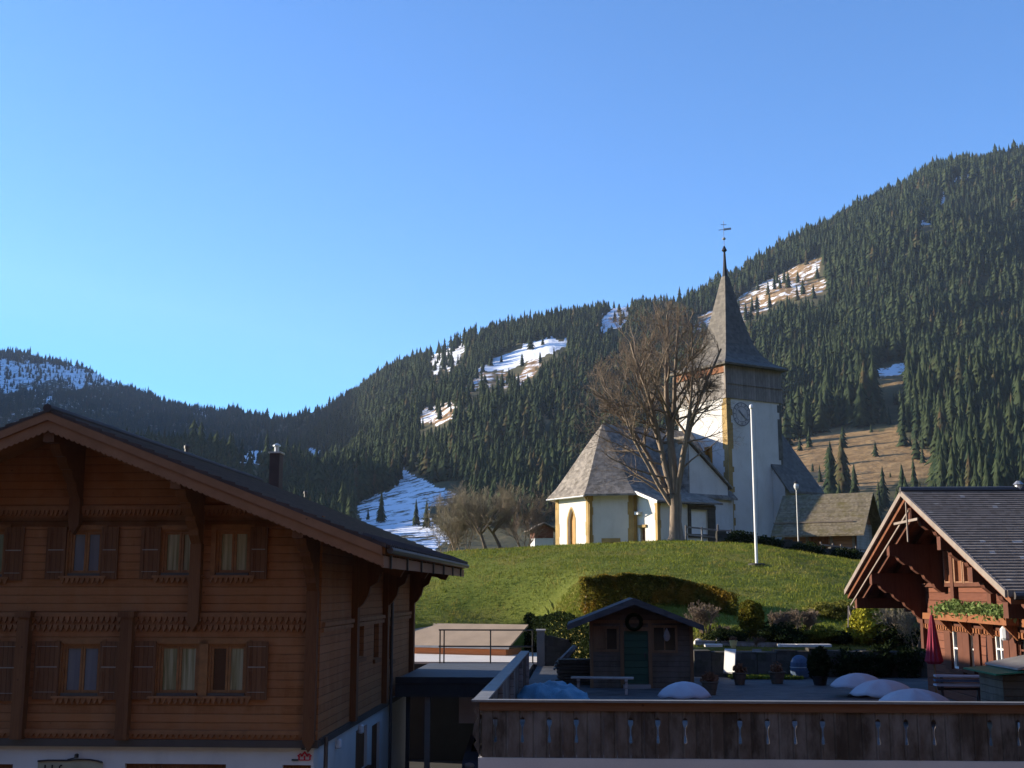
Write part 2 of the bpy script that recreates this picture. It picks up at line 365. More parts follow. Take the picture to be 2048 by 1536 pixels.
# crest heights of the church hill
HX = [-60,-25,-10,-2.9,4.3,8.4,13,15.8,18.9,26,60]
HZ = [-2.0,-.4,.9,2.05,2.45,2.55,2.42,1.95,1.5,.6,-1.5]
def hill_y0(x): return 41.3+12.4*(1-sstep(.7, 3.3, x))
def hill_z(x, y):
    x = np.asarray(x, float); y = np.asarray(y, float)
    h = np.interp(x, HX, HZ); yc = 65.0
    def prof(y0, z0):
        t = np.clip((y-y0)/(yc-y0), 0, 1); return z0+(h-z0)*(1-(1-t)**1.25), t
    zr, t = prof(41.3, -1.95); zl, t2 = prof(53.6, -1.62)
    xl = .7-8.5*sstep(52.5, 59, y); w = sstep(xl, 3.3+1.5*sstep(52, 59, y), x); z = zl*(1-w)+zr*w
    z = z+np.clip((y-68)/14, 0, 1)*.35*np.clip((h+1)/3, 0, 1)
    z = z-np.clip((y-104)/30, 0, 1)*np.maximum(h-.9, 0)
    n = fbm(x*.22, y*.22, 3, 5)*.10+fbm(x*1.3, y*1.3, 2, 9)*.03
    z = z+n*sstep(0, .1, t)
    z = z+.25*np.exp(-(((x-9.7)/1.7)**2+((y-69.5)/1.5)**2))            # the root mound of the linden
    return z
def build_hill():
    xs = np.concatenate([np.linspace(-70, -12, 30), np.linspace(-11.5, 26, 190), np.linspace(26.5, 70, 25)])
    ts = np.concatenate([np.linspace(0, .35, 90), np.linspace(.355, 1, 70)])
    X = np.repeat(xs[:, None], len(ts)+1, 1); Y = np.zeros_like(X); Z = np.zeros_like(X)
    ys = hill_y0(xs)
    for j, t in enumerate(ts): Y[:, j+1] = ys+(137-ys)*t
    Z[:, 1:] = hill_z(X[:, 1:], Y[:, 1:]); Y[:, 0] = ys-.02; Z[:, 0] = -6.6
    V = np.stack([X, Y, Z], -1).reshape(-1, 3); m = len(ts)+1; n = len(xs)
    I = np.arange((n-1)*m).reshape(n-1, m)[:, :-1].ravel()
    Fc = np.stack([I, I+m, I+m+1, I+1], 1)
    br = .9*np.exp(-(((X-2.4-(Y-46)*.05)/1.0)**2+((Y-47.0)/4.5)**2))+.5*np.exp(-(((X+2.0)/1.3)**2+((Y-51.0)/.9)**2))
    br = br+.55*sstep(.62, .8, vnoise(X*.5, Y*.5, 3))*sstep(68, 60, Y)*.6+.6*sstep(0.75, .9, 1-abs(Y-41.6)/8)*(X > 5)
    cols = np.zeros((n, m, 4)); cols[..., 1] = np.clip(br, 0, 1); cols[..., 3] = 1
    return tag(npmesh('hill', V, Fc, M['grass'], cols=cols.reshape(-1, 4), smooth=True), kind='structure')
hill = build_hill()
def gy(x, y): return float(hill_z(x, y))
# grass blades over the visible slope
def build_grass():
    N = 95000
    x = RNG.uniform(-6, 24, N); y = 41.5+(RNG.random(N)**1.3)*29
    xb = RNG.normal(2.4, .7, 5000); yb = RNG.uniform(43, 53, 5000); x = np.concatenate([x, xb]); y = np.concatenate([y, yb])
    keep = y > hill_y0(x)+.05; x = x[keep]; y = y[keep]; N = len(x)
    cl = vnoise(x*1.1, y*1.1, 21); z = hill_z(x, y)-.01
    h = RNG.uniform(.05, .13, N)*(.6+.9*cl); w = RNG.uniform(.012, .028, N)
    a = RNG.uniform(0, 2*math.pi, N); lx = RNG.normal(0, .05, N); ly = RNG.normal(0, .05, N)
    V = np.zeros((N, 3, 3)); V[:, 0] = np.stack([x-w*np.cos(a), y-w*np.sin(a), z], 1); V[:, 1] = np.stack([x+w*np.cos(a), y+w*np.sin(a), z], 1)
    V[:, 2] = np.stack([x+lx, y+ly, z+h], 1)
    tn = np.clip(RNG.normal(.5, .25, N)*.6+cl*.5, 0, 1)
    return tag(npmesh('grass', V.reshape(-1, 3), np.arange(N*3).reshape(N, 3), M['grass_blade'], tint=np.repeat(tn, 3)), kind='stuff')
build_grass()
box_struct('street', (-60, 60, -12, 60, -6.5, -6.2), M['asphalt'])
# ================================================================ the mountains
SKY = [(-500,640),(-250,668),(0,690),(60,697),(120,711),(170,722),(200,738),(230,755),(270,771),(300,778),(330,793),(370,798),(400,803),(430,812),
       (470,808),(500,815),(540,821),(570,820),(610,811),(650,798),(700,773),(760,743),(800,721),(850,693),(900,671),(930,658),(1000,643),(1060,623),
       (1130,608),(1200,600),(1260,593),(1310,589),(1370,585),(1400,576),(1430,559),(1470,538),(1500,523),(1550,495),(1600,465),(1650,443),(1700,413),(1760,383),
       (1800,363),(1850,338),(1900,321),(1950,311),(2000,301),(2048,296),(2300,262),(2700,250)]
RD = [(-500,3300),(0,3100),(230,3000),(430,2700),(540,2300),(640,1900),(760,1600),(900,1450),(1100,1400),(1400,1500),(1700,1650),(2048,1700),(2700,1750)]
_k, _e = [], []
for px, py in SKY:
    a, b = px_to_slope(px, py); _k.append(a); _e.append(b)
_k = np.array(_k); _e = np.array(_e)
_rk = np.array([(p-1024)/2420 for p, r in RD]); _rr = np.array([r for p, r in RD])
def far_e(k, Y):
    k = np.asarray(k, float); Y = np.asarray(Y, float)
    R = np.interp(k, _rk, _rr); ES = np.interp(k, _k, _e)-15.0/R
    t = np.clip((Y-400)/(R-400), 0, 1)
    er = .012+.02*np.clip((Y-130)/270, 0, 1)+(ES-.032)*(1-(1-t)**1.6)
    # valley floor dip below the centre of the view
    el = np.interp(Y, [118,350,520,650,800,960,1200,1700,2100], [.010,.030,.052,.082,.104,.098,.088,.094,.112])
    tl = np.clip((Y-1250)/(R-1250), 0, 1)**1.25; el = el*(1-tl)+ES*tl
    side = np.interp(Y, [118,400,600,750,900,1050,1500,2200,3200,4600],[.010,.030,.17,.222,.226,.212,.232,.25,.27,.2])*(1+.45*sstep(-.65, -1.0, k)); ws = sstep(-.47, -.61, k)
    w = sstep(-.225, -.10, k)
    e = (el*(1-w)+er*w)*(1-ws)+side*ws
    back = np.maximum(Y-R, 0)
    z = e*Y
    x = k*Y; am = sstep(480, 900, Y)*(1-.75*sstep(.75, 1.0, Y/R))
    z = z+am*(fbm(x/75+Y/600, Y/420, 3, 43)*15+fbm(x/210, Y/210, 4, 31)*15+fbm(x/60, Y/60, 3, 37)*4)
    z = np.where((Y > R) & (k > -.47), ES*R-back*.42, z)
    return z/Y
def in_poly(px, py, poly):
    r = np.zeros(px.shape, bool); j = len(poly)-1
    for i in range(len(poly)):
        xi, yi = poly[i]; xj, yj = poly[j]
        c = ((yi > py) != (yj > py)) & (px < (xj-xi)*(py-yi)/(yj-yi+1e-9)+xi); r ^= c; j = i
    return r
# clearings: (outline, snow, brown, share of trees left standing)
CLEAR = [
 ([(952,745),(1000,712),(1040,690),(1080,680),(1138,676),(1130,694),(1100,710),(1060,724),(1015,738)], 1.0, .0, .012),
 ([(920,782),(955,748),(1010,742),(1045,752),(1060,725),(1090,712),(1075,740),(1030,775),(985,768),(930,790)], .42, .9, .22),
 ([(845,722),(880,700),(915,678),(932,690),(925,712),(900,740),(870,750),(862,730)], .60, .3, .16),
 ([(836,848),(840,825),(880,802),(905,808),(918,822),(900,838),(870,848)], .52, 1.0, .06),
 ([(1200,665),(1200,630),(1230,615),(1256,596),(1264,600),(1250,642),(1232,658)], .75, .2, .12),
 ([(1300,600),(1310,583),(1375,578),(1372,592),(1340,598)], .9, .0, .25),
 ([(1380,660),(1400,632),(1470,600),(1520,568),(1575,540),(1645,508),(1648,540),(1600,560),(1665,560),(1640,590),(1560,600),(1500,640),(1420,668)], .40, .75, .06),
 ([(1728,745),(1765,732),(1800,722),(1824,732),(1815,750),(1770,756)], .62, .8, .0),
 ([(1750,752),(1820,748),(1822,772),(1760,776)], .0, .5, .02),
 ([(1570,900),(1580,882),(1640,868),(1700,856),(1795,856),(1840,895),(1885,915),(1875,950),(1800,965),(1700,990),(1560,1000)], .0, .72, .06),
 ([(715,1005),(760,985),(798,972),(803,930),(830,952),(880,972),(912,990),(900,1012),(860,1018),(880,1050),(900,1080),(860,1110),(740,1075)], .60, .15, .0),
 ([(-20,760),(-20,716),(60,724),(130,734),(200,744),(234,764),(150,776),(100,762),(50,768),(10,790)], .66, .1, .22),
 ([(60,775),(120,790),(100,800),(40,780)], .7, .1, .5),
 ([(474,930),(480,915),(520,905),(530,915),(500,930)], .9, .1, .05),
 ([(612,905),(622,895),(648,900),(640,910)], .8, .1, .1),
 ([(1880,410),(1882,372),(1892,368),(1892,408)], .75, .2, .1),
 ([(1900,368),(1912,356),(1945,346),(1948,354),(1915,366)], .7, .3, .1),
 ([(1835,455),(1842,440),(1875,432),(1878,450),(1860,458)], .6, .4, .1),
 ([(1075,842),(1110,815),(1118,822),(1090,846)], .0, .9, .1),
 ([(370,805),(385,830),(420,835),(400,812)], .5, .1, .5),
]
def build_mountains():
    ks = np.concatenate([np.linspace(-1.3, -.5, 60)[:-1], np.linspace(-.5, .5, 560), np.linspace(.5, .7, 40)[1:]]); Ys = 118*(4300/118)**np.linspace(0, 1, 430)
    K, Yg = np.meshgrid(ks, Ys, indexing='ij'); ym = np.minimum(3700, 2850/np.maximum(np.abs(K), .01)); Yg = 118*(ym/118)**(np.log(Yg/118)/np.log(4300/118)); E = far_e(K, Yg)
    V = np.stack([K*Yg, Yg, E*Yg], -1); n, m = K.shape
    px, py = slope_to_px(E, K)
    jx = fbm(px*.05, py*.06, 4, 3)*16; jy = fbm(px*.05, py*.06, 4, 8)*12
    cols = np.zeros((n, m, 4)); cols[..., 3] = 1
    for poly, s, b, t in CLEAR:
        q = in_poly(px+jx, py+jy, poly) & (Yg < 3300); cols[q, 0] = s; cols[q, 1] = b
    # thin snow lies between the trees high on the far left ridge
    hi = (px < 420) & (Yg > 1900); cols[..., 0] = np.where(hi & (cols[..., 0] == 0), .30, cols[..., 0])
    I = np.arange((n-1)*m).reshape(n-1, m)[:, :-1].ravel(); Fc = np.stack([I, I+m, I+m+1, I+1], 1)
    return tag(npmesh('mountains', V.reshape(-1, 3), Fc, M['mountain'], cols=cols.reshape(-1, 4), smooth=True), kind='structure')
build_mountains()
def sky_blocker_slope():
    """unseen slope added behind the viewer to block low skylight"""
    ph = np.radians(np.linspace(48, 262, 90)); rr = 140*(2600/140)**np.linspace(0, 1, 60)
    P, R = np.meshgrid(ph, rr, indexing='ij'); top = .40*sstep(math.radians(46), math.radians(90), P)*sstep(math.radians(264), math.radians(225), P)
    e = -.03+(top+.03)*sstep(180, 1300, R)*np.where(R > 1500, 1500/R, 1)
    V = np.stack([np.sin(P)*R, np.cos(P)*R, e*R-2+fbm(np.sin(P)*R/150, np.cos(P)*R/150, 4, 3)*14*sstep(200, 500, R)], -1); n, m = P.shape
    I = np.arange((n-1)*m).reshape(n-1, m)[:, :-1].ravel(); cols = np.zeros((n*m, 4)); cols[:, 3] = 1
    tag(npmesh('mountains', V.reshape(-1, 3), np.stack([I, I+m, I+m+1, I+1], 1), M['mountain'], cols=cols, smooth=True), kind='structure')  # out-of-view terrain, added to dim the skylight on shaded walls
sky_blocker_slope()
# ---------------------------------------------------------------- conifers
def conifer(nl, ns, R, seed, trunk=True):
    r = np.random.default_rng(seed); V = []; Fc = []; mi = []
    for i in range(nl):
        t = i/(nl-1) if nl > 1 else 0
        z = .05+.86*t; rad = R*(1-t*.93)**.78*(1 if i else .85)*r.uniform(.88, 1.1); n = max(4, int(round(ns*(1-.45*t))))
        top = len(V); V.append((r.normal(0, .004), r.normal(0, .004), min(1.0, z+(.24-.10*t)*(1.35 if nl < 9 else .95)) if i < nl-1 else 1.0)); a0 = r.uniform(0, 6.28); base = len(V)
        for j in range(2*n):
            a = a0+math.pi*j/n+r.normal(0, .07); rr = rad*(r.uniform(.75, 1.2) if j % 2 == 0 else r.uniform(.35, .55))
            V.append((rr*math.cos(a), rr*math.sin(a), z-(.035+.03*r.random() if j % 2 == 0 else -.015)))
        for j in range(2*n): Fc.append((top, base+j, base+(j+1) % (2*n))); mi.append(0)
    if trunk:
        b = len(V); w = .014
        for z, q in ((-.03, 1), (.3, .7)): V += [(w*q, 0, z), (-w*q*.5, w*q*.87, z), (-w*q*.5, -w*q*.87, z)]
        for j in range(3):
            Fc += [(b+j, b+(j+1) % 3, b+3+j), (b+(j+1) % 3, b+3+(j+1) % 3, b+3+j)]; mi += [1, 1]
    return np.array(V), np.array(Fc), np.array(mi)
LOW = [conifer(6, 6, .20+.016*i, 100+i, False)[:2] for i in range(6)]
MID = [conifer(12, 9, .19+.014*i, 200+i) for i in range(7)]
def sample_forest():
    K, Yv = [], []
    def add(k0, k1, Y0, Y1, dens):
        area = .5*(k1-k0)*(Y1**2-Y0**2); n = int(area/dens)
        K.append(RNG.uniform(k0, k1, n)); Yv.append(np.sqrt(RNG.uniform(Y0**2, Y1**2, n)))
    add(-.20, .47, 420, 1790, 21); add(-.47, -.20, 420, 1150, 27); add(-.47, -.20, 1150, 3400, 62); add(-.20, -.12, 1790, 2600, 100)
    k = np.concatenate(K); Y = np.concatenate(Yv); E = far_e(k, Y)
    # keep those one can see (the running horizon below them), and the ones just hidden
    ks = np.linspace(-.5, .5, 400); Ys = np.linspace(300, 3500, 640)
    A, B = np.meshgrid(ks, Ys, indexing='ij'); H = np.maximum.accumulate(far_e(A, B), axis=1)
    i = np.clip(((k+.5)/1.0*399).astype(int), 0, 399); j = np.clip(((Y-300)/3200*639).astype(int), 0, 639)
    h = (RNG.normal(11.4, 3.8, len(k))*(1+.28*sstep(.08, .36, k))*(1+.12*sstep(900, 600, Y)+.22*sstep(1050, 700, Y)*sstep(.1, .3, k))).clip(3.5, 34)
    h = h*(.75+.5*vnoise(k*Y/55, Y/55, 71)); h = np.where((Y > 1900), h*1.0, h)
    vis = (E+h/Y*.8 > H[i, j])
    R = np.interp(k, _rk, _rr); vis &= Y < R+25
    # gullies with fewer trees
    gap = vnoise(k*Y/42, Y/30, 55)*.6+vnoise(k*Y/14, Y/16, 56)*.4; vis &= RNG.random(len(k)) < (.25+1.15*gap)
    px, py = slope_to_px(E, k)
    for poly, s, b, t in CLEAR:
        q = in_poly(px, py, poly); qq = q.copy()
        if True:
            for f in (.3, .55, .8, 1.0): qq |= in_poly(px, slope_to_px(E+h*f/Y, k)[1], poly)
        vis &= ~(qq & (RNG.random(len(k)) > t))
        if s == 0.0: h = np.where(q, h*RNG.uniform(.3, .75, len(k)), h)
    vis &= ~((px > 1470) & (px < 1572) & (py > 840) & (Y < 900))
    # nothing stands in front of the snow meadow in the valley, and the meadow's lower edge stays open
    vis &= ~((px > 705) & (px < 925) & (Y < 640))
    vis &= ~((Y < 470) & (px > 700) & (k < .2))
    return k[vis], Y[vis], E[vis], h[vis], px[vis], py[vis]
def build_forest():
    k, Y, E, h, px, py = sample_forest(); N = len(k)
    X = k*Y; Z = E*Y-.4
    topy = slope_to_px(E+h/Y, k)[1]
    seen = (px > 5) & (px < 2043) & (topy < 1040) & ~((px < 770) & (topy > 810+(px-95)*.42)) & ~((px > 1560) & (topy > 975)) & ~((px > 1090) & (px < 1560) & (topy > 860))
    size = np.where(seen, h/Y, 0); order = np.argsort(-size); near = order[:290]; rest = order[290:]
    print('FOREST', N, 'nearest size px', size[near[-1]]*2430)
    # the individuals
    names = (('spruce on the valley side behind the long wooden chalet roof', 'spruces behind the wooden chalet roof', lambda p, q: p < 800),
             ('spruce in the wood between the snow meadow and the church roof', 'spruces in the wood left of the church', lambda p, q: p < 1330),
             ('spruce on the mountainside behind the church tower and barn', 'spruces behind the tower and the barn', lambda p, q: p < 1790),
             ('spruce on the mountainside above the dark tiled chalet roof', 'spruces above the dark tiled roof', lambda p, q: True))
    meshes = []
    for V, Fc, mi in MID:
        o = npmesh('spruce_tree', V, Fc, [M['spruce'], M['trunk']], mi=mi); meshes.append(o.data); bpy.data.objects.remove(o)
    for q in near:
        o = bpy.data.objects.new('spruce_tree', meshes[random.randrange(len(meshes))]); COL.objects.link(o)
        o.location = (X[q], Y[q], Z[q]); o.scale = (h[q]*random.uniform(.85, 1.15),)*2+(h[q],); o.rotation_euler = (0, 0, random.uniform(0, 6.28))
        for lab, g, f in names:
            if f(px[q], py[q]): tag(o, lab, 'tree', g); break
    # the rest: one mass
    Vs, Fs, Ts = [], [], []; base = 0
    grp = np.array_split(rest[RNG.permutation(len(rest))], len(LOW))
    for gi, ((V, Fc), ids) in enumerate(zip(LOW, grp)):
        n = len(ids); a = RNG.uniform(0, 6.28, n); w = h[ids]*RNG.uniform(.9, 1.3, n)
        ca, sa = np.cos(a)[:, None], np.sin(a)[:, None]
        x = (V[None, :, 0]*ca-V[None, :, 1]*sa)*w[:, None]+X[ids][:, None]
        y = (V[None, :, 0]*sa+V[None, :, 1]*ca)*w[:, None]+Y[ids][:, None]
        z = V[None, :, 2]*h[ids][:, None]+Z[ids][:, None]
        Vs.append(np.stack([x, y, z], -1).reshape(-1, 3)); Fs.append((Fc[None]+(np.arange(n)*len(V))[:, None, None]).reshape(-1, 3)+base); base += n*len(V)
        Ts.append(np.repeat(RNG.random(n), len(V)))
    o = npmesh('forest', np.concatenate(Vs), np.concatenate(Fs), M['forest'], tint=np.concatenate(Ts))
    tag(o, 'far spruce forest covering the mountainsides', 'forest', kind='stuff')
build_forest()
def ground_far(px, py):
    """first meeting of a sight line with the mountain ground"""
    k, e = px_to_slope(px, py); Ys = np.linspace(200, 3000, 2800); ev = far_e(np.full(Ys.shape, k), Ys)
    i = int(np.argmax(ev >= e)); Y = Ys[i]; return Vector((k*Y, Y, e*Y))
def lone_spruce(px, py, hpx, label, wide=1.0):
    p = ground_far(px, py); h = hpx/2430*p.y
    t = thing('lone_spruce', label, 'tree', p, grid=False, group='spruces on the valley snow meadow')
    V, Fc, mi = conifer(15, 10, .19*wide, int(px))
    o = npmesh('crown', V*h, Fc[mi == 0], M['spruce'], t, off=(0, 0, 0)); MB().tube([(0,0,-.3),(0,0,h*.35)], [.02*h, .012*h], 6).build('trunk', M['trunk'], None)
    tr = bpy.data.objects[-1] if False else [x for x in COL.objects if x.name.startswith('trunk') and x.parent is None][-1]
    tr.parent = t; OFF[tr] = OFF[t]
lone_spruce(762, 1046, 66, 'tallest dark spruce standing alone on the blue snow meadow')
lone_spruce(736, 1040, 24, 'tiny spruce beside the lone tall one on the snow meadow')
lone_spruce(832, 1052, 56, 'left of the two slim spruces at the right edge of the snow meadow', .9)
lone_spruce(853, 1056, 58, 'right of the two slim spruces at the right edge of the snow meadow', 1.0)
def local_thing(name, label, cat, loc, deg, group=None):
    o = bpy.data.objects.new(name, None); COL.objects.link(o); o.empty_display_size = .3
    o.location = Vector(loc); o.rotation_euler = (0, 0, math.radians(deg)); OFF[o] = Vector((0,0,0)); return tag(o, label, cat, group)
# ================================================================ the church (own frame: s along its axis away from the apse, t towards the viewer's right)
CA = math.radians(32.0); E1 = Vector((math.cos(CA), math.sin(CA), 0)); E2 = Vector((math.sin(CA), -math.cos(CA), 0)); AC = Vector((3.94, 79.61, 0))
def CW(s, t, z): return AC+E1*s+E2*t+Vector((0,0,z))
class CB(MB):                                                    # builder taking (s, t, z)
    def build(s, name, mats, parent=None, **k):
        s.v = [tuple(CW(*p)) for p in s.v]; return MB.build(s, name, mats, parent, **k)
def church():
    zb = 2.2; base = CW(6, 1, 2.6)
    ch = thing('church', 'white village church with steep shingled roofs and pointed spire on the grass hill', 'church', base, grid=False)
    # choir walls with a three-sided end
    H = 3.96; pts = [(0,1.9),(2.06,H),(10.6,H)]; far = [(0,-1.9),(2.06,-H),(10.6,-H)]
    zt = 6.2; ring = [far[2], far[1], far[0], pts[0], pts[1], pts[2]]
    mb = CB()
    for a, b in zip(ring[:-1], ring[1:]):
        if a == far[0] and b == pts[0]:                           # the sunlit end: a pointed window is cut into it
            w0, w1, zw0, zw1 = -.42, .34, 2.3, 4.55
            mb.add([(0,-1.9,zb),(0,w0,zb),(0,w0,zt),(0,-1.9,zt)], [(0,1,2,3)]); mb.add([(0,w1,zb),(0,1.9,zb),(0,1.9,zt),(0,w1,zt)], [(0,1,2,3)])
            n = 8; prof = []
            for i in range(n+1):
                f = i/n; c = abs(f-.5)*2; prof.append((0, w0+(w1-w0)*f, zw1+.75*(1-c**1.7)))
            mb.add([(0,w0,zt)]+[(0,w1,zt)]+prof[::-1], [tuple(range(n+3))])
            for p, q in zip(prof[:-1], prof[1:]): mb.add([p, q, (.3,q[1],q[2]), (.3,p[1],p[2])], [(0,1,2,3)])
            for w in (w0, w1): mb.add([(0,w,zb),(0,w,zw1),(.3,w,zw1),(.3,w,zb)], [(0,1,2,3)])
            lan = prof
        else:
            mb.add([(*a,zb),(*b,zb),(*b,zt),(*a,zt)], [(0,1,2,3)])
    mb.build('choir_wall', M['plaster_old'], ch)
    wn = CB(); wn.add([(.18,-.42,2.2),(.18,.34,2.2)]+[(.18,p[1],p[2]) for p in lan[::-1]], [tuple(range(len(lan)+2))])
    win = wn.build('lancet_window', M['door_orange'], ch)
    fr = CB()
    for p, q in zip(lan[:-1], lan[1:]):
        o1 = (p[1]+.04)*1.32-.04; o2 = (q[1]+.04)*1.32-.04
        fr.add([(-.012,p[1],p[2]),(-.012,q[1],q[2]),(-.012,o2,q[2]+.12),(-.012,o1,p[2]+.12)], [(0,1,2,3)])
    fr.add([(-.012,-.42,2.2),(-.012,-.42,4.55),(-.012,-.56,4.67),(-.012,-.56,2.2)], [(0,1,2,3)]); fr.add([(-.012,.34,2.2),(-.012,.34,4.55),(-.012,.48,4.67),(-.012,.48,2.2)], [(0,1,2,3)])
    fr.build('window_surround', M['ochre'], win)
    # painted quoins, uneven blocks
    def quoin(name, s, t, ds, dt, n1, n2, z0, z1, m, w=.34, jag=.14, step=.42):
        q = CB(); z = z0
        r = random.Random(int(s*100+t*10))
        while z < z1-.01:
            h = min(step*r.uniform(.8, 1.2), z1-z); a = w+r.choice((0, jag)); b = w+r.choice((0, jag)); g = .014
            if n1: q.add([(s-ds[0]*0+n1[0]*g, t+n1[1]*g, z), (s+ds[0]*a+n1[0]*g, t+ds[1]*a+n1[1]*g, z), (s+ds[0]*a+n1[0]*g, t+ds[1]*a+n1[1]*g, z+h), (s+n1[0]*g, t+n1[1]*g, z+h)], [(0,1,2,3)])
            if n2: q.add([(s+n2[0]*g, t+n2[1]*g, z), (s+dt[0]*b+n2[0]*g, t+dt[1]*b+n2[1]*g, z), (s+dt[0]*b+n2[0]*g, t+dt[1]*b+n2[1]*g, z+h), (s+n2[0]*g, t+n2[1]*g, z+h)], [(0,1,2,3)])
            z += h
        return q.build(name, m, ch)
    d = math.sqrt(.5)
    quoin('corner_quoins', 0, 1.9, (0,-1), (d,d), (-1,0), (-d,d), zb, zt, M['ochre'], .26, .06)
    quoin('corner_quoins', 0, -1.9, (0,1), (d,-d), (-1,0), (-d,-d), zb, zt, M['ochre'], .42, .06)
    quoin('corner_quoins', 2.06, H, (-d,-d), (1,0), (-d,d), (0,1), zb, zt, M['ochre'], .30, .06)
    # cellar window low in the shaded face, with a stone band
    c = CB(); mid = (1.03, 2.93); u = (d, d)
    def onB(a, z, g): return (1.03+d*a-d*g, 2.93+d*a+d*g, z)
    c.add([onB(-.62,3.02,.012), onB(.6,3.02,.012), onB(.6,3.28,.012), onB(-.62,3.28,.012)], [(0,1,2,3)])
    c.add([onB(-.62,2.2,.012), onB(-.45,2.2,.012), onB(-.45,3.02,.012), onB(-.62,3.02,.012)], [(0,1,2,3)]); c.add([onB(.43,2.2,.012), onB(.6,2.2,.012), onB(.6,3.02,.012), onB(.43,3.02,.012)], [(0,1,2,3)])
    lw = c.build('cellar_window', M['ochre'], ch)
    CB().add([onB(-.45,2.2,.006), onB(.43,2.2,.006), onB(.43,3.02,.006), onB(-.45,3.02,.006)], [(0,1,2,3)]).build('cellar_shutter', M['rust_wood'], lw)
    # choir roof: flared hips to a ridge
    ov = .5; rz = 11.15; ra = 2.6
    def rg(f, z):                                                 # ring at fraction f from eave (0) to ridge (1)
        o = ov*(1-f); k = 1-f
        out = [(10.6, -(H+ov)*k), (2.06-.2*k+(ra-2.06)*f, -(H+ov)*k), ((-.5)*k+ra*f, -(1.9+.25)*k), ((-.5)*k+ra*f, (1.9+.25)*k), (2.06-.2*k+(ra-2.06)*f, (H+ov)*k), (10.6, (H+ov)*k)]
        return [(a, b, z) for a, b in out]
    rings = [rg(0, 5.98), rg(0, 6.10), rg(.16, 6.72), rg(.35, 7.72), rg(.6, 9.08), rg(.82, 10.25), rg(1, rz)]
    mb = CB()
    for A, B in zip(rings[:-1], rings[1:]):
        for i in range(5): mb.add([A[i], A[i+1], B[i+1], B[i]], [(0,1,2,3)])
    mb.add(rings[0]+[(10.6, -H, 6.12), (2.06, -H, 6.12), (.02, -1.9, 6.12), (.02, 1.9, 6.12), (2.06, H, 6.12), (10.6, H, 6.12)], [(i, i+6, i+7, i+1) for i in range(5)])
    mb.build('choir_roof', M['church_roof'], ch)
    g = CB(); e = rings[0]
    g.tube([(e[2][0]-.04, e[2][1], 5.97), (e[3][0]-.04, e[3][1], 5.97)], .055, 8); g.build('eaves_gutter', M['metal_bright'], ch)
    dp = CB(); dp.tube([(e[3][0], e[3][1], 5.95), (.05, 2.0, 5.5), (-.02, 2.02, 2.3)], .05, 6); dp.build('downpipe', M['ochre'], ch)
    # chapel against the tower: plaster gable wall in the shade, its verge falling to the right
    P = [(6.6,4.22,zb),(9.95,4.22,zb),(9.95,4.22,6.9),(6.6,4.22,9.62)]
    CB().prism(P, (0,-3.6,0)).build('chapel_wall', M['plaster_old'], ch)
    CB().prism([(6.3,4.42,9.98),(10.25,4.42,6.72),(10.25,4.42,6.86),(6.3,4.42,10.14)], (0,-3.9,0)).build('chapel_roof', M['church_roof'], ch)
    CB().box(6.5, 6.59, .7, 4.24, 5.5, 9.8).build('chapel_cladding', M['church_roof'], ch)
    # porch
    p0, p1, q = 2.36, 7.1, 6.05
    wl = CB(); 
    wl.wall('u', p0, .25, H, q, zb, 5.55, [(4.28, 4.78, 2.2, 3.92)]); wl.add([(p0,H,5.55),(p0,q,5.55),(p0,H,6.25)], [(0,1,2)])
    wl.wall('v', q, -.25, p0, p1, zb, 5.4, [(5.05, 6.45, 3.55, 5.05)]); wl.add([(p1,H,zb),(p1,q,zb),(p1,q,5.5),(p1,H,6.2)], [(0,1,2,3)])
    wl.build('porch_wall', M['plaster_old'], ch)
    CB().add([(p0+.18,4.28,2.2),(p0+.18,4.78,2.2),(p0+.18,4.78,3.92),(p0+.18,4.28,3.92)], [(0,1,2,3)]).build('porch_door', M['rust_wood'], ch)
    CB().box(p0-.12, p0+.02, 4.15, 4.95, 3.93, 4.1).build('door_lintel', M['ochre'], ch)
    CB().add([(5.05,q-.1,3.55),(6.45,q-.1,3.55),(6.45,q-.1,5.05),(5.05,q-.1,5.05)], [(0,1,2,3)]).build('porch_panel', M['white'], ch)
    pf = CB(); pf.box(6.47,7.08,q+.005,q+.1,zb,5.35); pf.box(4.82,5.04,q+.005,q+.09,3.3,5.35); pf.box(4.82,7.1,q+.006,q+.12,5.1,5.36); pf.box(5.0,6.5,q+.007,q+.08,3.3,3.53); pf.build('porch_timber', M['shed_wood'], ch)
    quoin('corner_quoins', p0, q, (0,-1), (1,0), (-1,0), (0,1), zb, 5.4, M['ochre'], .22, .05)
    CB().prism([(p0-.35,H-.1,6.30),(p0-.35,q+.45,5.42),(p0-.35,q+.45,5.54),(p0-.35,H-.1,6.44)], (p1-p0+.7,0,0)).build('porch_roof', M['church_roof'], ch)
    CB().beam((p0-.4,H-.05,6.30), (p0-.4,q+.48,5.44), .07, .17).build('verge_board', M['white'], ch)
    CB().box(p0-.3, p0+.0, 4.05, 4.45, 4.75, 4.95).build('wall_niche', M['white'], ch)
    # tower
    s0, s1, t0, t1 = 10.45, 15.6, -1.34, 3.81; zc, ze = 13.1, 15.65
    tw = CB(); nw = [(1.55,2.05,8.3,9.75)]
    tw.wall('u', s0, .35, t0, t1, 2.0, zc+.1, nw); tw.wall('v', t1, -.35, s0, s1, 2.0, zc+.1); tw.wall('u', s1, -.3, t0, t1, 2.0, zc+.1); tw.wall('v', t0, .3, s0, s1, 2.0, zc+.1)
    tw.build('tower_wall', M['plaster_old'], ch)
    w = CB(); w.add([(s0+.2,1.55,8.3),(s0+.2,2.05,8.3),(s0+.2,2.05,9.75),(s0+.2,1.55,9.75)], [(0,1,2,3)]); tws = w.build('tower_window', M['door_orange'], ch)
    f = CB()
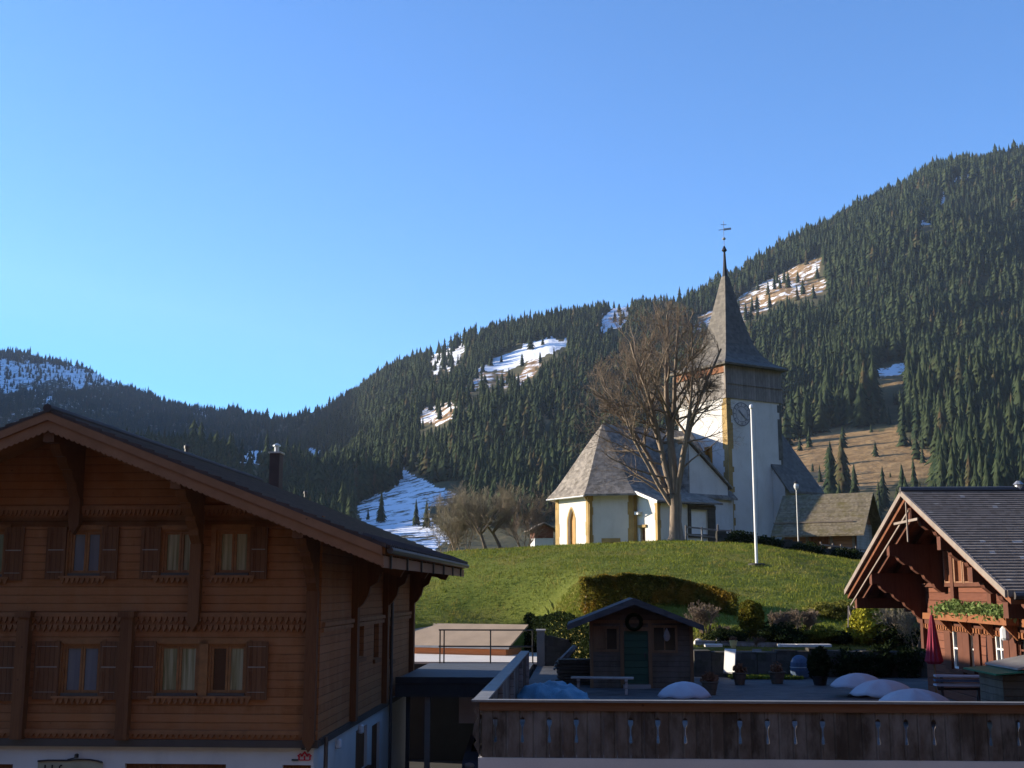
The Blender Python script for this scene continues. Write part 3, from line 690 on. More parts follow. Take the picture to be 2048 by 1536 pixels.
    for a, b, z0, z1 in ((1.4,1.56,8.2,9.85),(2.04,2.2,8.2,9.85),(1.4,2.2,9.74,9.9),(1.4,2.2,8.15,8.31)): f.box(s0-.03, s0+.19, a, b, z0, z1)
    f.build('window_surround', M['door_orange'], tws)
    quoin('corner_quoins', s0, t1, (0,-1), (1,0), (-1,0), (0,1), 2.2, zc, M['ochre'], .36, .14, .45)
    quoin('corner_stones', s1, t1, (-1,0), (0,-1), (0,1), (1,0), 2.2, zc, M['stone_grey'], .2, .2, .5)
    bl = CB(); o = .09
    for k, (za, zz, oo) in enumerate(((zc, zc+1.05, .09), (zc+1.05, ze, .05))): bl.box(s0-oo, s1+oo, t0-oo, t1+oo, za, zz+.02*k)
    bl.box(s0-.15, s1+.15, t0-.15, t1+.15, zc+1.0, zc+1.1); bl.build('belfry_cladding', M['belfry'], ch)
    CB().box(s0-.16, s0-.1, t0, t1+.1, ze-.75, ze-.1).build('belfry_frieze', M['rust_wood'], ch)
    CB().box(s0-.17, s0-.02, t1+.0, t1+.14, zc, ze).build('corner_post', M['verge'], ch)
    cs, ct = (s0+s1)/2, (t0+t1)/2
    prof = [(3.0,15.42),(3.04,15.55),(2.3,15.98),(1.78,16.55),(1.36,17.4),(1.02,18.6),(.72,20.0),(.44,21.4),(.2,22.65)]
    sp = CB()
    for (a, za), (b, zz) in zip(prof[:-1], prof[1:]):
        c = [(-1,-1),(1,-1),(1,1),(-1,1)]
        sp.add([(cs+x*a, ct+y*a, za) for x, y in c]+[(cs+x*b, ct+y*b, zz) for x, y in c], [(i, (i+1) % 4, (i+1) % 4+4, i+4) for i in range(4)])
    a = prof[0][0]; sp.add([(cs-a,ct-a,15.42),(cs+a,ct-a,15.42),(cs+a,ct+a,15.42),(cs-a,ct+a,15.42)], [(0,1,2,3)])
    spo = sp.build('spire', M['spire'], ch)
    nd = CB(); nd.lathe((cs,ct,22.5), [(.22,0),(.13,1.0),(.075,2.0),(.09,2.05),(.2,2.12),(.17,2.22),(.04,2.5)], 8); nd.build('spire_needle', M['black'], spo)
    v = CB(); v.tube([(cs,ct,24.9),(cs,ct,26.9)], .022, 5); v.lathe((cs,ct,25.55), [(.01,-.12),(.11,-.07),(.14,0),(.11,.07),(.01,.12)], 8)
    v.beam((cs-.0,ct-.0,26.25),(cs+.42,ct+.35,26.3),.02,.16); v.beam((cs-.28,ct-.23,26.22),(cs,ct,26.25),.02,.05); v.beam((cs-.16,ct-.13,26.62),(cs+.16,ct+.13,26.62),.03,.04)
    v.build('weather_vane', M['metal_bright'], spo)
    # clock painted on the shaded face
    sc, zk = s0+1.35, 12.05; ck = CB(); n = 28
    ck.add([(sc+.76*math.cos(6.2832*i/n), t1+.02, zk+.76*math.sin(6.2832*i/n)) for i in range(n)], [tuple(range(n))]); face = ck.build('clock_face', mat_plain('faded_clock_face', (.50,.47,.46), .9, .25, 3), ch)
    rg_ = CB()
    for r0, r1 in ((.84,.76),(.56,.51)):
        for i in range(n):
            a, b = 6.2832*i/n, 6.2832*(i+1)/n
            rg_.add([(sc+r*math.cos(x), t1+.028, zk+r*math.sin(x)) for r, x in ((r0,a),(r0,b),(r1,b),(r1,a))], [(0,1,2,3)])
    for i in range(12):
        a = 6.2832*i/12; rg_.beam((sc+.6*math.cos(a), t1+.03, zk+.6*math.sin(a)), (sc+.73*math.cos(a), t1+.03, zk+.73*math.sin(a)), .07, .012, (0,1,0))
    rg_.build('clock_ring', M['clock_ink'], face)
    for L, ang, w_ in ((.66,-40,.08),(.42,135,.1)):
        a = math.radians(ang); CB().beam((sc-.1*math.cos(a), t1+.05, zk-.1*math.sin(a)), (sc+L*math.cos(a), t1+.05, zk+L*math.sin(a)), w_, .02, (0,1,0)).build('clock_hand', M['clock_ink'], face)
    # nave behind the tower
    n0, n1, hw = 14.5, 17.4, 5.0
    CB().prism([(n0,-hw,zb),(n0,hw,zb),(n0,hw,7.0),(n0,0,12.9),(n0,-hw,7.0)], (n1-n0,0,0)).build('nave_wall', M['plaster_old'], ch)
    nv = CB()
    for sg in (1, -1): nv.prism([(n0-.1,sg*(hw+.5),6.55),(n0-.1,0,13.05),(n0-.1,0,13.25),(n0-.1,sg*(hw+.5),6.72)], (n1-n0+.5,0,0))
    nv.build('nave_roof', M['spire'], ch)
church()
# ================================================================ bare trees
class Twigs:
    def __init__(s): s.V = []; s.F = []
    def seg(s, pts, rad, n):
        b = len(s.V); m = len(pts); up = Vector((.31,.17,.93))
        for i, p in enumerate(pts):
            d = pts[min(i+1, m-1)]-pts[max(i-1, 0)]; r = d.cross(up)
            if r.length < 1e-5: r = Vector((1,0,0))
            r.normalize(); t = d.normalized().cross(r)
            for j in range(n):
                a = 6.28318*j/n; s.V.append(p+(r*math.cos(a)+t*math.sin(a))*rad[i])
        for i in range(m-1):
            for j in range(n): s.F.append((b+i*n+j, b+i*n+(j+1) % n, b+(i+1)*n+(j+1) % n, b+(i+1)*n+j))
    def build(s, name, m, parent): return npmesh(name, np.array(s.V), np.array(s.F), m, parent, smooth=True)
def rdir(rnd): 
    z = rnd.uniform(-1, 1); a = rnd.uniform(0, 6.2832); q = math.sqrt(1-z*z); return Vector((q*math.cos(a), q*math.sin(a), z))
def branch(rnd, tw, p, d, L, r, lvl, spec, inside=None):
    """spec[lvl] = (side shoots, length share, spread, upward pull, wobble, segments, sides)"""
    ns, share, spread, up, wob, m, sides = spec[lvl][:7]; f0 = spec[lvl][7] if len(spec[lvl]) > 7 else .18
    pts = [p]; rad = [r]; dd = d.normalized(); st = L/m
    for i in range(m):
        dd = (dd+rdir(rnd)*wob+Vector((0,0,up))).normalized(); q = pts[-1]+dd*st
        if inside and lvl > 1 and not inside(q): break
        pts.append(q); rad.append(max(r*(1-(i+1)/m*.72), .0045))
    if len(pts) < 2: return
    tw[min(lvl, len(tw)-1)].seg(pts, rad, sides)
    if lvl+1 >= len(spec): return
    for k in range(ns):
        f = rnd.uniform(f0, 1.0) if k < ns-1 else 1.0
        x = f*(len(pts)-1); i = min(int(x), len(pts)-2); q = pts[i].lerp(pts[i+1], x-i); rr = (rad[i]+(rad[i+1]-rad[i])*(x-i))
        ax = (pts[i+1]-pts[i]).normalized(); s = rdir(rnd); s = (s-ax*s.dot(ax)).normalized()
        nd = (ax+s*spread*rnd.uniform(.6, 1.3)).normalized()
        branch(rnd, tw, q, nd, L*share*rnd.uniform(.65, 1.2)*(1.15-.45*f), rr*rnd.uniform(.45, .68), lvl+1, spec, inside)
def linden():
    rnd = random.Random(5); b = at(1353, 1076, 69.5); b.z = gy(b.x, b.y)
    t = thing('linden_tree', 'tall bare linden with dense brown twigs in front of the church', 'tree', b, grid=False)
    c = b+Vector((-1.05, 0, 7.9))
    def inside(q):
        e = q-c; nz = .72+.5*float(vnoise(math.atan2(e.y, e.x)*1.6+9, e.z*.55+4, 6)); e = Vector((e.x/nz, e.y/nz, e.z/(.85+.2*nz))); w = 4.2 if e.z < 0 else 4.2*max(.25, math.sqrt(max(0.02, 1-(e.z/5.9)**2)))
        return (e.x/w)**2+(e.y/w)**2 < 1 and -6.2 < e.z < 5.9
    A, B, D = Twigs(), Twigs(), Twigs()
    A.seg([b+Vector(v) for v in ((-.05,0,-.3),(0,0,.25),(-.03,.02,1.1),(.02,.03,1.9),(-.06,0,2.6))], [.62,.44,.35,.36,.40], 10)
    spec = [None, (11,.42,.80,.03,.09,10,6,.36), (8,.50,.85,.05,.2,6,4,.22), (6,.52,.85,.03,.24,4,3,.15), (4,.6,.9,.02,.28,3,3,.1), (0,1,1,0,.3,2,3,0)]
    fork = b+Vector((-.05,0,2.2))
    limbs = [((-.10,.05,1),9.8,.24),((.13,.1,1),9.6,.22),((.03,-.12,1),10.6,.24),((-.30,-.05,1),9.4,.2),((-.52,.12,1),8.2,.17),((-.2,.3,1),9.0,.18),((.22,-.2,1),8.8,.17),((-.8,-.1,1),6.6,.13)]
    for d, L, r in limbs: branch(rnd, [None, A, B, D], fork+Vector((d[0]*.3, d[1]*.3, rnd.uniform(-.2, .5))), Vector(d), L, r, 1, spec, inside)
    # long low shoots towards the tower and out over the choir roof
    for d, z, L in (((.95,-.15,.45),4.0,3.0),((.9,.1,.25),5.6,2.8),((.95,0,.3),7.0,2.7),((-.95,-.1,.25),3.6,4.4),((-.9,-.1,.15),5.0,4.9),((-.95,.05,.35),6.2,4.4),((-.9,-.1,.05),6.4,5.0),((-.95,.1,.45),2.6,3.6),((-.9,.1,.3),4.3,4.8),((-.9,-.2,.35),5.6,4.6),((-.95,.0,.12),7.4,4.4),((-.8,.3,.3),3.0,4.2)):
        branch(rnd, [None, A, B, D], b+Vector((-.1+(.3 if d[0] > 0 else -.4), 0, z)), Vector(d), L, .07, 2, [None, None, (7,.5,.85,.05,.18,6,4,.3), (5,.5,.85,.03,.22,4,3,.2), (3,.55,.9,.02,.26,3,3,.1), (0,1,1,0,.3,2,3,0)])
    A.build('trunk', M['bark'], t); B.build('branches', M['bark'], t)
    o = D.build('twigs', M['twig'], t); print('LINDEN twig faces', len(D.F))
linden()
def orchard(px, py, Y, h, w, lean, seed, label, n=5, name='fruit_tree', m='twig_grey', grp=None, group=None):
    rnd = random.Random(seed); b = at(px, py, Y); b.z = gy(b.x, b.y)-.05
    t = thing(name, label, 'tree' if n == 5 else 'shrub', b, grid=False, group=group); A, D = Twigs(), Twigs()
    spec = [None, (8,.6,.9,.03,.14,6,5), (8,.55,.85,.08,.2,5,3), (7,.55,.7,.12,.22,4,3), (0,1,1,.08,.22,3,3)]
    if n == 5:
        A.seg([b, b+Vector((lean*.5,0,h*.16)), b+Vector((lean,0,h*.30))], [.13,.10,.09], 7); f = b+Vector((lean,0,h*.28))
        for i in range(7):
            a = 6.28*i/7+rnd.uniform(-.3, .3); branch(rnd, [None, A, A, D], f, Vector((math.cos(a)*w, math.sin(a)*w, .9)), h*.62, .06, 1, spec)
    else:
        for i in range(n):
            a = rnd.uniform(0, 6.28); q = b+Vector((math.cos(a)*w*.35, math.sin(a)*w*.35, 0))
            branch(rnd, [None, A, A, D], q, Vector((math.cos(a)*.45, math.sin(a)*.45, 1)), h*.8, .03, 1, spec)
    A.build('trunk' if n == 5 else 'stems', M['bark'], t); D.build('twigs', M[m], t)
orchard(973, 1092, 70.5, 3.7, .95, -.35, 3, 'bare fruit tree with dark curved trunk, left of the leaning one')
orchard(1004, 1090, 71.5, 3.9, .95, -.55, 8, 'bare fruit tree with a strongly leaning trunk beside the choir')
orchard(925, 1098, 71, 3.2, 1.1, .1, 14, 'greyish leafless thicket at the left end of the hill crest', 9, 'bare_shrub')
orchard(1047, 1090, 72.5, 3.0, .8, 0, 19, 'leafless reddish shrub with upright rods nearest the choir', 8, 'bare_shrub', 'twig')
orchard(890, 1105, 73, 2.2, 1.0, 0, 23, 'low olive leafless bush behind the chalet eave', 8, 'bare_shrub')
# ---------------------------------------------------------------- leafy masses
def leaf_cloud(P, size, flat=.0, N=None):
    """P (n,3) points -> small random quads"""
    n = len(P); a = RNG.normal(size=(n, 3)); a /= np.linalg.norm(a, axis=1)[:, None]; b = RNG.normal(size=(n, 3)); b -= a*(a*b).sum(1)[:, None]; b /= np.linalg.norm(b, axis=1)[:, None]
    s = size*RNG.uniform(.6, 1.4, (n, 1)); V = np.stack([P-a*s, P-b*s*.5, P+a*s, P+b*s*.5], 1)
    return V.reshape(-1, 3), np.arange(n*4).reshape(n, 4)
def foliage(name, P, size, m, parent=None, tint=None):
    V, Fc = leaf_cloud(P, size); n = len(P)
    tn = RNG.random(n) if tint is None else tint
    return npmesh(name, V, Fc, m, parent, tint=np.repeat(tn, 4))
def blob(n, c, rx, ry, rz, shape='egg', lump=.18, seed=1):
    u = RNG.normal(size=(n, 3)); u /= np.linalg.norm(u, axis=1)[:, None]
    r = (1-.55*RNG.random(n)**2.2)
    bump = 1+lump*(2*vnoise(u[:, 0]*3+seed*7.1, u[:, 1]*3+u[:, 2]*4+seed*3.3, seed)-1)
    q = u*(r*bump)[:, None]
    if shape == 'cone': q[:, :2] *= (np.clip(.55-.55*q[:, 2], .05, 1))[:, None]*1.25
    return np.array(c)+q*np.array([rx, ry, rz])
# ================================================================ the large wooden chalet on the left
def teeth(mb, u0, u1, v, z0, z1, n, down=True, th=.05):
    w = (u1-u0)/n
    for i in range(n):
        a = u0+i*w; c = a+w/2
        p = [(a+.06*w,v,z1),(a+.94*w,v,z1),(a+.80*w,v,(z0+z1)/2),(c,v,z0),(a+.20*w,v,(z0+z1)/2)] if down else [(a,v,z0),(a+w,v,z0),(c,v,z1)]
        mb.prism(p, (0,-th,0))
def left_chalet():
    VF = 27.7; UR = -5.97; W = 11.7; UL = UR-W; UA = UR-W/2; VB = VF+14.9; zg = -6.2; zs = -3.36
    OVF, OVS = 1.9, 1.75; SL = .394; ZA = 3.97
    roofz = lambda u: ZA-SL*abs(u-UA)
    t = thing('wooden_chalet', 'large brown wooden chalet with carved gable and white ground floor at the left', 'chalet', (UR, VF, zg))
    GF = lambda px, py: gv(px, py, VF)
    # windows of the front: (x0, x1, y0, y1) of the opening in the picture, shutters (x0, x1) ...
    WIN = [((140,203,1060,1150),[(95,134),(204,238)],'pane_blue',0), ((325,397,1060,1149),[(283,322)],'pane_green',0), ((434,500,1059,1149),[(501,536)],'pane_green',0), ((-62,9,1060,1152),[(10,49)],'pane_green',0),
           ((126,199,1288,1390),[(70,120),(200,238)],'pane_blue',1), ((317,396,1288,1390),[(266,312)],'pane_green',1), ((418,492,1288,1390),[(493,536)],'pane_dark',1), ((-90,-15,1288,1392),[(-14,40)],'pane_blue',1)]
    holes = []
    for (x0,x1,y0,y1), sh, pn, lo in WIN:
        a, z1 = GF(x0, y0); b, z0 = GF(x1, y1); holes.append((a, b, z0, z1))
    zt = 1.7
    mb = MB(); mb.wall('v', VF, .16, UL, UR, zs, zt, holes)
    mb.prism([(UL,VF,zt),(UR,VF,zt),(UR,VF,roofz(UR)-.2),(UA,VF,ZA-.2),(UL,VF,roofz(UL)-.2)], (0,.2,0))
    # the side wall towards the garage, with its narrow windows
    SW = [((709,727,1268,1312),'shutter'),((748,757,1262,1314),'pane_dark'),((775,786,1256,1318),'shutter')]
    sh_ = []
    for (x0,x1,y0,y1), pn in SW:
        a, z1 = gu(x0, y0, UR); b, z0 = gu(x1, y1, UR); sh_.append((a, b, z0, z0+1.05 if pn != 'shutter' or True else z1))
    mb.wall('u', UR, -.14, VF, VB, zs, roofz(UR)-.2, sh_)
    mb.add([(UL,VB,zs),(UR,VB,zs),(UR,VB,1.0),(UA,VB,3.4),(UL,VB,1.0)], [(0,1,2,3,4)]); mb.add([(UL,VF,zs),(UL,VB,zs),(UL,VB,1.3),(UL,VF,1.3)], [(0,1,2,3)])
    mb.build('log_wall', M['chalet'], t)
    for (a,b,z0,z1), (_, pn) in zip(sh_, SW):
        w = MB(); w.add([(UR-.13,a,z0),(UR-.13,b,z0),(UR-.13,b,z1),(UR-.13,a,z1)], [(0,1,2,3)]); wo = w.build('side_window', M[pn], t)
        MB().box(UR-.02, UR+.07, a-.1, b+.1, z0-.13, z0-.02).build('sill', M['chalet_dark'], wo)
    # white ground floor
    bm = MB(); g = .10
    OP = [(250,452,1527),(-40,26,1528),(565,622,1530)]; h2 = [(gv(a, y, VF+g)[0], gv(b, y, VF+g)[0], -5.0, gv(a, y, VF+g)[1]) for a, b, y in OP]
    bm.wall('v', VF+g, .2, UL, UR-g, zg, zs, h2)
    hs = []
    for x0, x1, y0, y1 in ((712,733,1462,1532),(744,757,1452,1570)):
        a, z1 = gu(x0, y0, UR-g); b, z0 = gu(x1, y1, UR-g); hs.append((a, b, min(z0, z1-1.0) if y1 < 1540 else zg+.1, z1))
    bm.wall('u', UR-g, -.2, VF+g, VB, zg, zs, hs); bm.build('plaster_base', M['plaster'], t)
    for a, b, z0, z1 in h2: MB().add([(a,VF+g+.1,z0),(b,VF+g+.1,z0),(b,VF+g+.1,z1),(a,VF+g+.1,z1)], [(0,1,2,3)]).build('ground_floor_shutter', M['shutter'], t)
    for i, (a, b, z0, z1) in enumerate(hs):
        o = MB().add([(UR-g-.08,a,z0),(UR-g-.08,b,z0),(UR-g-.08,b,z1),(UR-g-.08,a,z1)], [(0,1,2,3)]).build(('ground_floor_shutter','side_door')[i], M['chalet_dark'], t)
        if i == 0: MB().box(UR-g-.02, UR-g+.1, a-.2, b+.25, z0-.14, z0).build('sill', M['chalet_dark'], o)
    MB().box(UL, UR+.03, VF-.06, VF+.12, zs-.14, zs+.02).build('base_board', M['gutter'], t)
    MB().box(UR-.1, UR+.05, VF+.12, VB, zs-.12, zs+.04).build('base_board', M['gutter'], t)
    for px, py in ((672,1487),(717,1458)):
        v, z = gu(px, py, UR-g); MB().lathe((UR-g+.06, v, z-.12), [(.05,0),(.09,.03),(.09,.2),(.05,.24)], 10).build('wall_light', M['glass_lamp'], t)
    # roof: boarded slab, tile courses on top, two-step barge boards
    v0, v1 = VF-OVF, VB+1.2; ue = UR+OVS; ul = UL-OVS
    ru = ((UA, ue), (UA, ul)); sl = MB()
    for a, b in ru: sl.prism([(a,v0+.1,ZA-.22),(b,v0+.1,roofz(b)-.22),(b,v0+.1,roofz(b)-.08),(a,v0+.1,ZA-.08)], (0,v1-v0-.1,0))
    ro = sl.build('roof', M['chalet_soffit'], t)
    tl = MB(); n = 25
    for a, b in ru:
        for i in range(n):
            p = a+(b-a)*i/n; q = a+(b-a)*(i+1.12)/n; zp, zq = roofz(p), roofz(q); d = .03
            tl.prism([(p,v0,zp-.07),(q,v0,zq-.07),(q,v0,zq+.035),(p,v0,zp-.01)], (0,v1-v0,0))
    for i in range(int((v1-v0)/.26)):                                  # the tile ends along the eave
        v = v0+.13+i*.26; tl.tube([(ue-.5,v,roofz(ue-.5)+.0),(ue+.12,v,roofz(ue+.12)+.0)], .065, 6)
    tl.build('roof_tiles', M['tiles'], ro)
    rc = MB(); rc.tube([(UA,v0-.05,ZA+.02),(UA,v1,ZA+.02)], .10, 8); rc.build('ridge_tiles', M['tiles'], ro)
    bb = MB()
    for a, b in ru:
        for dv, zt_, zb_ in ((0,-.05,-.24),(.05,-.245,-.46)):
            bb.prism([(a,v0+dv,ZA+zt_),(b+(-.05 if b > a else .05),v0+dv,roofz(b)+zt_),(b+(-.05 if b > a else .05),v0+dv,roofz(b)+zb_),(a,v0+dv,ZA+zb_)], (0,.05,0))
    # scallops under the lower board
    for a, b in ru:
        m = 62
        for i in range(m):
            p = a+(b-a)*i/m; q = a+(b-a)*(i+1)/m
            bb.prism([(p,v0+.052,roofz(p)-.46),(q,v0+.052,roofz(q)-.46),((p+q)/2+(q-p)*.25,v0+.052,roofz(q)-.492),((p+q)/2-(q-p)*.25,v0+.052,roofz(p)-.50)], (0,.045,0))
    bb.build('barge_board', M['barge'], ro)
    ef = MB(); ef.box(ue-.07, ue-.02, v0+.05, v1, roofz(ue)-.50, roofz(ue)-.25)
    ef.build('eave_board', M['barge'], ro)
    gt = MB(); gt.tube([(ue+.10,v0+.15,roofz(ue)-.13),(ue+.10,v1,roofz(ue)-.13)], .075, 8)
    for i in range(7): v = v0+.8+i*2.6; gt.beam((ue+.02,v,roofz(ue)-.22),(ue+.02,v,roofz(ue)-.52),.05,.06)
    gt.build('gutter', M['gutter'], ro)
    rf = MB()
    for i in range(18):
        v = v0+.5+i*1.02
        rf.beam((UR-.2,v,roofz(UR-.2)-.31),(ue-.08,v,roofz(ue-.08)-.31),.13,.16)
    rf.build('rafter_tails', M['chalet_dark'], ro)
    # purlins with stepped consoles, and the wall posts below them
    for u, zl in ((UA,1.5),(UA+2.93,-.72),(UR-.17,zs),(UA-2.93,-.72),(UL+.17,zs)):
        z = roofz(u)-.36-(.1 if u == UA else 0); p = MB(); p.box(u-.12, u+.12, v0+.12, VF+.1, z-.26, z)
        for k, (L, h) in enumerate(((1.45,.26),(1.05,.26),(.7,.28),(.42,.34))):
            zz = z-.26-sum((.26,.26,.28,.34)[:k]); p.prism([(u-.115,VF,zz+.001),(u-.115,VF-L,zz+.001),(u-.115,VF-L+.03,zz-h*.45),(u-.115,VF-L+.22,zz-h),(u-.115,VF,zz-h)], (.23,0,0))
        p.build('purlin_console', M['chalet_dark'], t)
        zz = z-1.4
        q = MB(); q.box(u-.13, u+.13, VF-.2, VF+.03, zl, zz); q.prism([(u-.13,VF-.2,zl+.001),(u+.13,VF-.2,zl+.001),(u,VF-.2,zl-.22)], (0,.18,0)); q.build('wall_post', M['chalet_dark'], t)
    for px in (50, 256):
        u, z = gv(px, 1240, VF-.15); q = MB(); q.box(u-.15, u+.13, VF-.22, VF+.03, zs+.02, z+.06); q.box(u-.2, u+.18, VF-.28, VF+.02, z+.06, z+.2); q.build('wall_post', M['chalet_dark'], t)
    # carved friezes
    for py0, py1, rows in ((1228,1266,2),(1014,1034,1),(1462,1478,1)):
        za, zb_ = gv(300, py0, VF)[1], gv(300, py1, VF)[1]; f = MB()
        ua_, ub_ = (UL, UR) if py0 > 1100 else (UA-4.75, UA+4.75)
        f.box(ua_, ub_+.02, VF-.075, VF+.01, za-.06, za+.03)
        for r in range(rows):
            h = (za-.06-zb_)/rows; teeth(f, ua_+.05, ub_-.05, VF-.004, za-.06-(r+1)*h+.03, za-.06-r*h, 86, True, .05+.012*r)
        f.build('carved_frieze', M['frieze'], t)
    for py in (1245, 1256):
        v, z = gu(660, py, UR); f = MB(); f.box(UR-.01, UR+.06+.03*(py == 1245), VF+.1, VB, z-.07, z+.03); f.build('side_frieze', M['frieze'], t)
    # windows and shutters
    for ((x0,x1,y0,y1), shut, pn, lo), (a, b, z0, z1) in zip(WIN, holes):
        fr = MB(); e = .055; m = (a+b)/2
        for q in ((a,a+e,z0,z1),(b-e,b,z0,z1),(a+e,b-e,z1-e,z1),(a+e,b-e,z0,z0+e)): fr.box(q[0], q[1], VF+.03, VF+.11, q[2], q[3])
        for s in (-1, 1): 
            c0, c1 = (a+e+.005, m-.005) if s < 0 else (m+.005, b-e-.005); k = .05
            for q in ((c0,c0+k,z0+e,z1-e),(c1-k,c1,z0+e,z1-e),(c0+k,c1-k,z1-e-k,z1-e),(c0+k,c1-k,z0+e,z0+e+k)): fr.box(q[0], q[1], VF+.055, VF+.105, q[2]+.002, q[3]-.002)
        for q in ((a-.12,a-.005,z0-.02,z1+.1),(b+.005,b+.09,z0-.02,z1+.1),(a-.12,b+.09,z1+.005,z1+.12)): fr.box(q[0], q[1], VF-.03, VF+.0+.02, q[2], q[3]-.003)
        w = fr.build('window', M['frame'], t)
        m1 = m if pn == 'pane_dark' else b-e
        MB().add([(a+e,VF+.085,z0+e),(m1,VF+.085,z0+e),(m1,VF+.085,z1-e),(a+e,VF+.085,z1-e)], [(0,1,2,3)]).build('pane', M[pn], w)
        if pn == 'pane_dark': MB().add([(m,VF+.085,z0+e),(b-e,VF+.085,z0+e),(b-e,VF+.085,z1-e),(m,VF+.085,z1-e)], [(0,1,2,3)]).build('pane', M['pane_green'], w)
        s = MB(); s.box(a-.16, b+.14, VF-.12, VF+.02, z0-.07, z0-.02); teeth(s, a-.14, b+.12, VF-.05, z0-.2, z0-.07, 9, True, .04); s.build('carved_sill', M['frieze'], w)
        MB().box(a+.03, b-.03, VF-.06, VF-.02+.03, z0-.018, z0+.04).build('sill_plate', M['gutter'], w)
        for c0, c1 in shut:
            p, _ = gv(c0, 1100 if not lo else 1340, VF); q, _ = gv(c1, 1100 if not lo else 1340, VF); y = VF-.045
            sm = MB(); st = .09
            for (xa,xb,za,zb_) in ((p,p+st,z0-.1,z1+.06),(q-st,q,z0-.1,z1+.06),(p+st,q-st,z1-.06,z1+.06),(p+st,q-st,z0-.1,z0+.02),(p+st,q-st,(z0+z1)/2-.05,(z0+z1)/2+.05)): sm.box(xa, xb, y-.025, y+.02, za, zb_)
            sm.box(p+st-.01, q-st+.01, y-.005, y+.012, z0-.08, z1+.04)
            so = sm.build('shutter', M['shutter'], t)
            h = MB(); h.box(p+.05, q-.05, y-.034, y-.026, (z0+z1)/2+.045, (z0+z1)/2+.07); h.box(p+.05, q-.05, y-.032, y-.026, z0+.06, z0+.075)
            if lo: h.box(p+.05, q-.05, y-.032, y-.026, z1-.06, z1-.045)
            h.build('shutter_strap', M['hinge'], so)
    # side posts with carved eave brackets, downpipes
    for px in (704, 766, 819):
        v, _ = gu(px, 1300, UR); v = min(v, VB+.05); p = MB(); p.box(UR-.02, UR+.16, v-.16, v+.16, zs+.04, roofz(UR)-.3); po = p.build('wall_post', M['chalet_dark'], t)
        zt_ = roofz(UR)-.28; L = OVS-.25
        pr = [(0,zt_),(L,zt_-SL*L),(L,zt_-SL*L-.20),(L-.16,zt_-SL*L-.30),(L-.22,zt_-SL*L-.22),(L-.36,zt_-SL*L-.46),(L-.55,zt_-SL*L-.42),(L-.66,zt_-.95),(L-.86,zt_-.92),(L-.95,zt_-1.18),(.36,zt_-1.30),(.30,zt_-1.55),(.17,zt_-1.75),(0,zt_-1.9)]
        MB().prism([(UR+.1+a, v-.11, z) for a, z in pr], (0,.22,0)).build('carved_bracket', M['chalet_dark'], po)
    MB().beam((UR+OVS-.35,v0+.3,roofz(UR+OVS-.35)-.40),(UR+OVS-.35,v1-.1,roofz(UR+OVS-.35)-.40),.16,.2).build('eave_purlin', M['chalet_dark'], t)
    for px, z1 in ((637,-3.3),(770,.7)):
        v, _ = gu(px, 1478, UR); v = max(v, VF+.16); MB().tube([(UR+.12,v+.22,zg),(UR+.12,v+.22,z1)], .05, 8).build('downpipe', M['gutter'], t)
    # chimney and vents on the right slope
    def on_roof(px, py):
        r = toG(ray(px, py)); k = (ZA+SL*UA)/(r.z+SL*r.x); return r*k
    q = on_roof(551, 972); cz = gv(551, 908, q.y)[1]; c = MB(); c.box(q.x-.2, q.x+.2, q.y-.3, q.y+.3, q.z-.4, cz); co = c.build('chimney', M['tiles'], t)
    k = MB(); k.box(q.x-.25, q.x+.25, q.y-.35, q.y+.35, cz, cz+.06); k.tube([(q.x,q.y,cz+.06),(q.x,q.y,cz+.34)], .09, 10); k.lathe((q.x,q.y,cz+.3), [(.16,0),(.16,.04),(.03,.12)], 10); k.build('chimney_cap', M['metal_bright'], co)
    for px, py, hh in ((373,905,.24),(611,990,.16)):
        q = on_roof(px, py); v = MB(); v.lathe((q.x,q.y,q.z-.1), [(.07,0),(.07,hh),(.10,hh),(.10,hh+.1),(.05,hh+.14)], 10); v.build('roof_vent', M['gutter'], t)
    # sign and plates on the plaster
    y = VF+g-.03; a, z = gv(76, 1523, y); b, _ = gv(205, 1523, y); s = MB()
    top = [(a+(b-a)*f, z+dz) for f, dz in ((0,.0),(.15,.02),(.45,.02),(.62,.045),(.8,.04),(.92,.015),(1,-.02))]
    s.prism([(a,y,z-.62)]+[(p,y,q) for p, q in top]+[(b,y,z-.62)], (0,.03,0)); so = s.build('name_sign', M['cream'], t)
    e = MB()
    for (p0,q0),(p1,q1) in zip(top[:-1], top[1:]): e.beam((p0,y-.005,q0+.01),(p1,y-.005,q1+.01),.05,.03)
    e.tube([(a+(b-a)*.46,y-.01,z+.05),(a+(b-a)*.6,y-.05,z+.10)], .012, 6); e.lathe((a+(b-a)*.61,y-.06,z+.09), [(.02,0),(.05,.02),(.05,.08),(.02,.1)], 8); e.build('sign_rim', M['black'], so)
    def text(body, u, v, z, size, m, parent, name):
        cu = bpy.data.curves.new(name, 'FONT'); cu.body = body; cu.size = size; cu.extrude = .004; cu.materials.append(m)
        tmp = bpy.data.objects.new(name, cu); me = bpy.data.meshes.new_from_object(tmp); me.name = name; bpy.data.objects.remove(tmp); o = link(name, me, parent)
        o.location = Vector((u, v, z))-OFF[parent]; o.rotation_euler = (math.pi/2, 0, 0); return o
    text('U f aren', a+.14, y-.012, z-.30, .34, M['ink'], so, 'sign_lettering')
    u, z = gv(610, 1495, y); hn = MB().box(u-.085, u+.085, y, y+.03, z-.055, z+.055).build('house_number_plate', M['navy'], t)
    text('1', u-.02, y-.006, z-.04, .11, M['white'], hn, 'house_number')
    u, z = gv(609, 1512, y); em = MB()
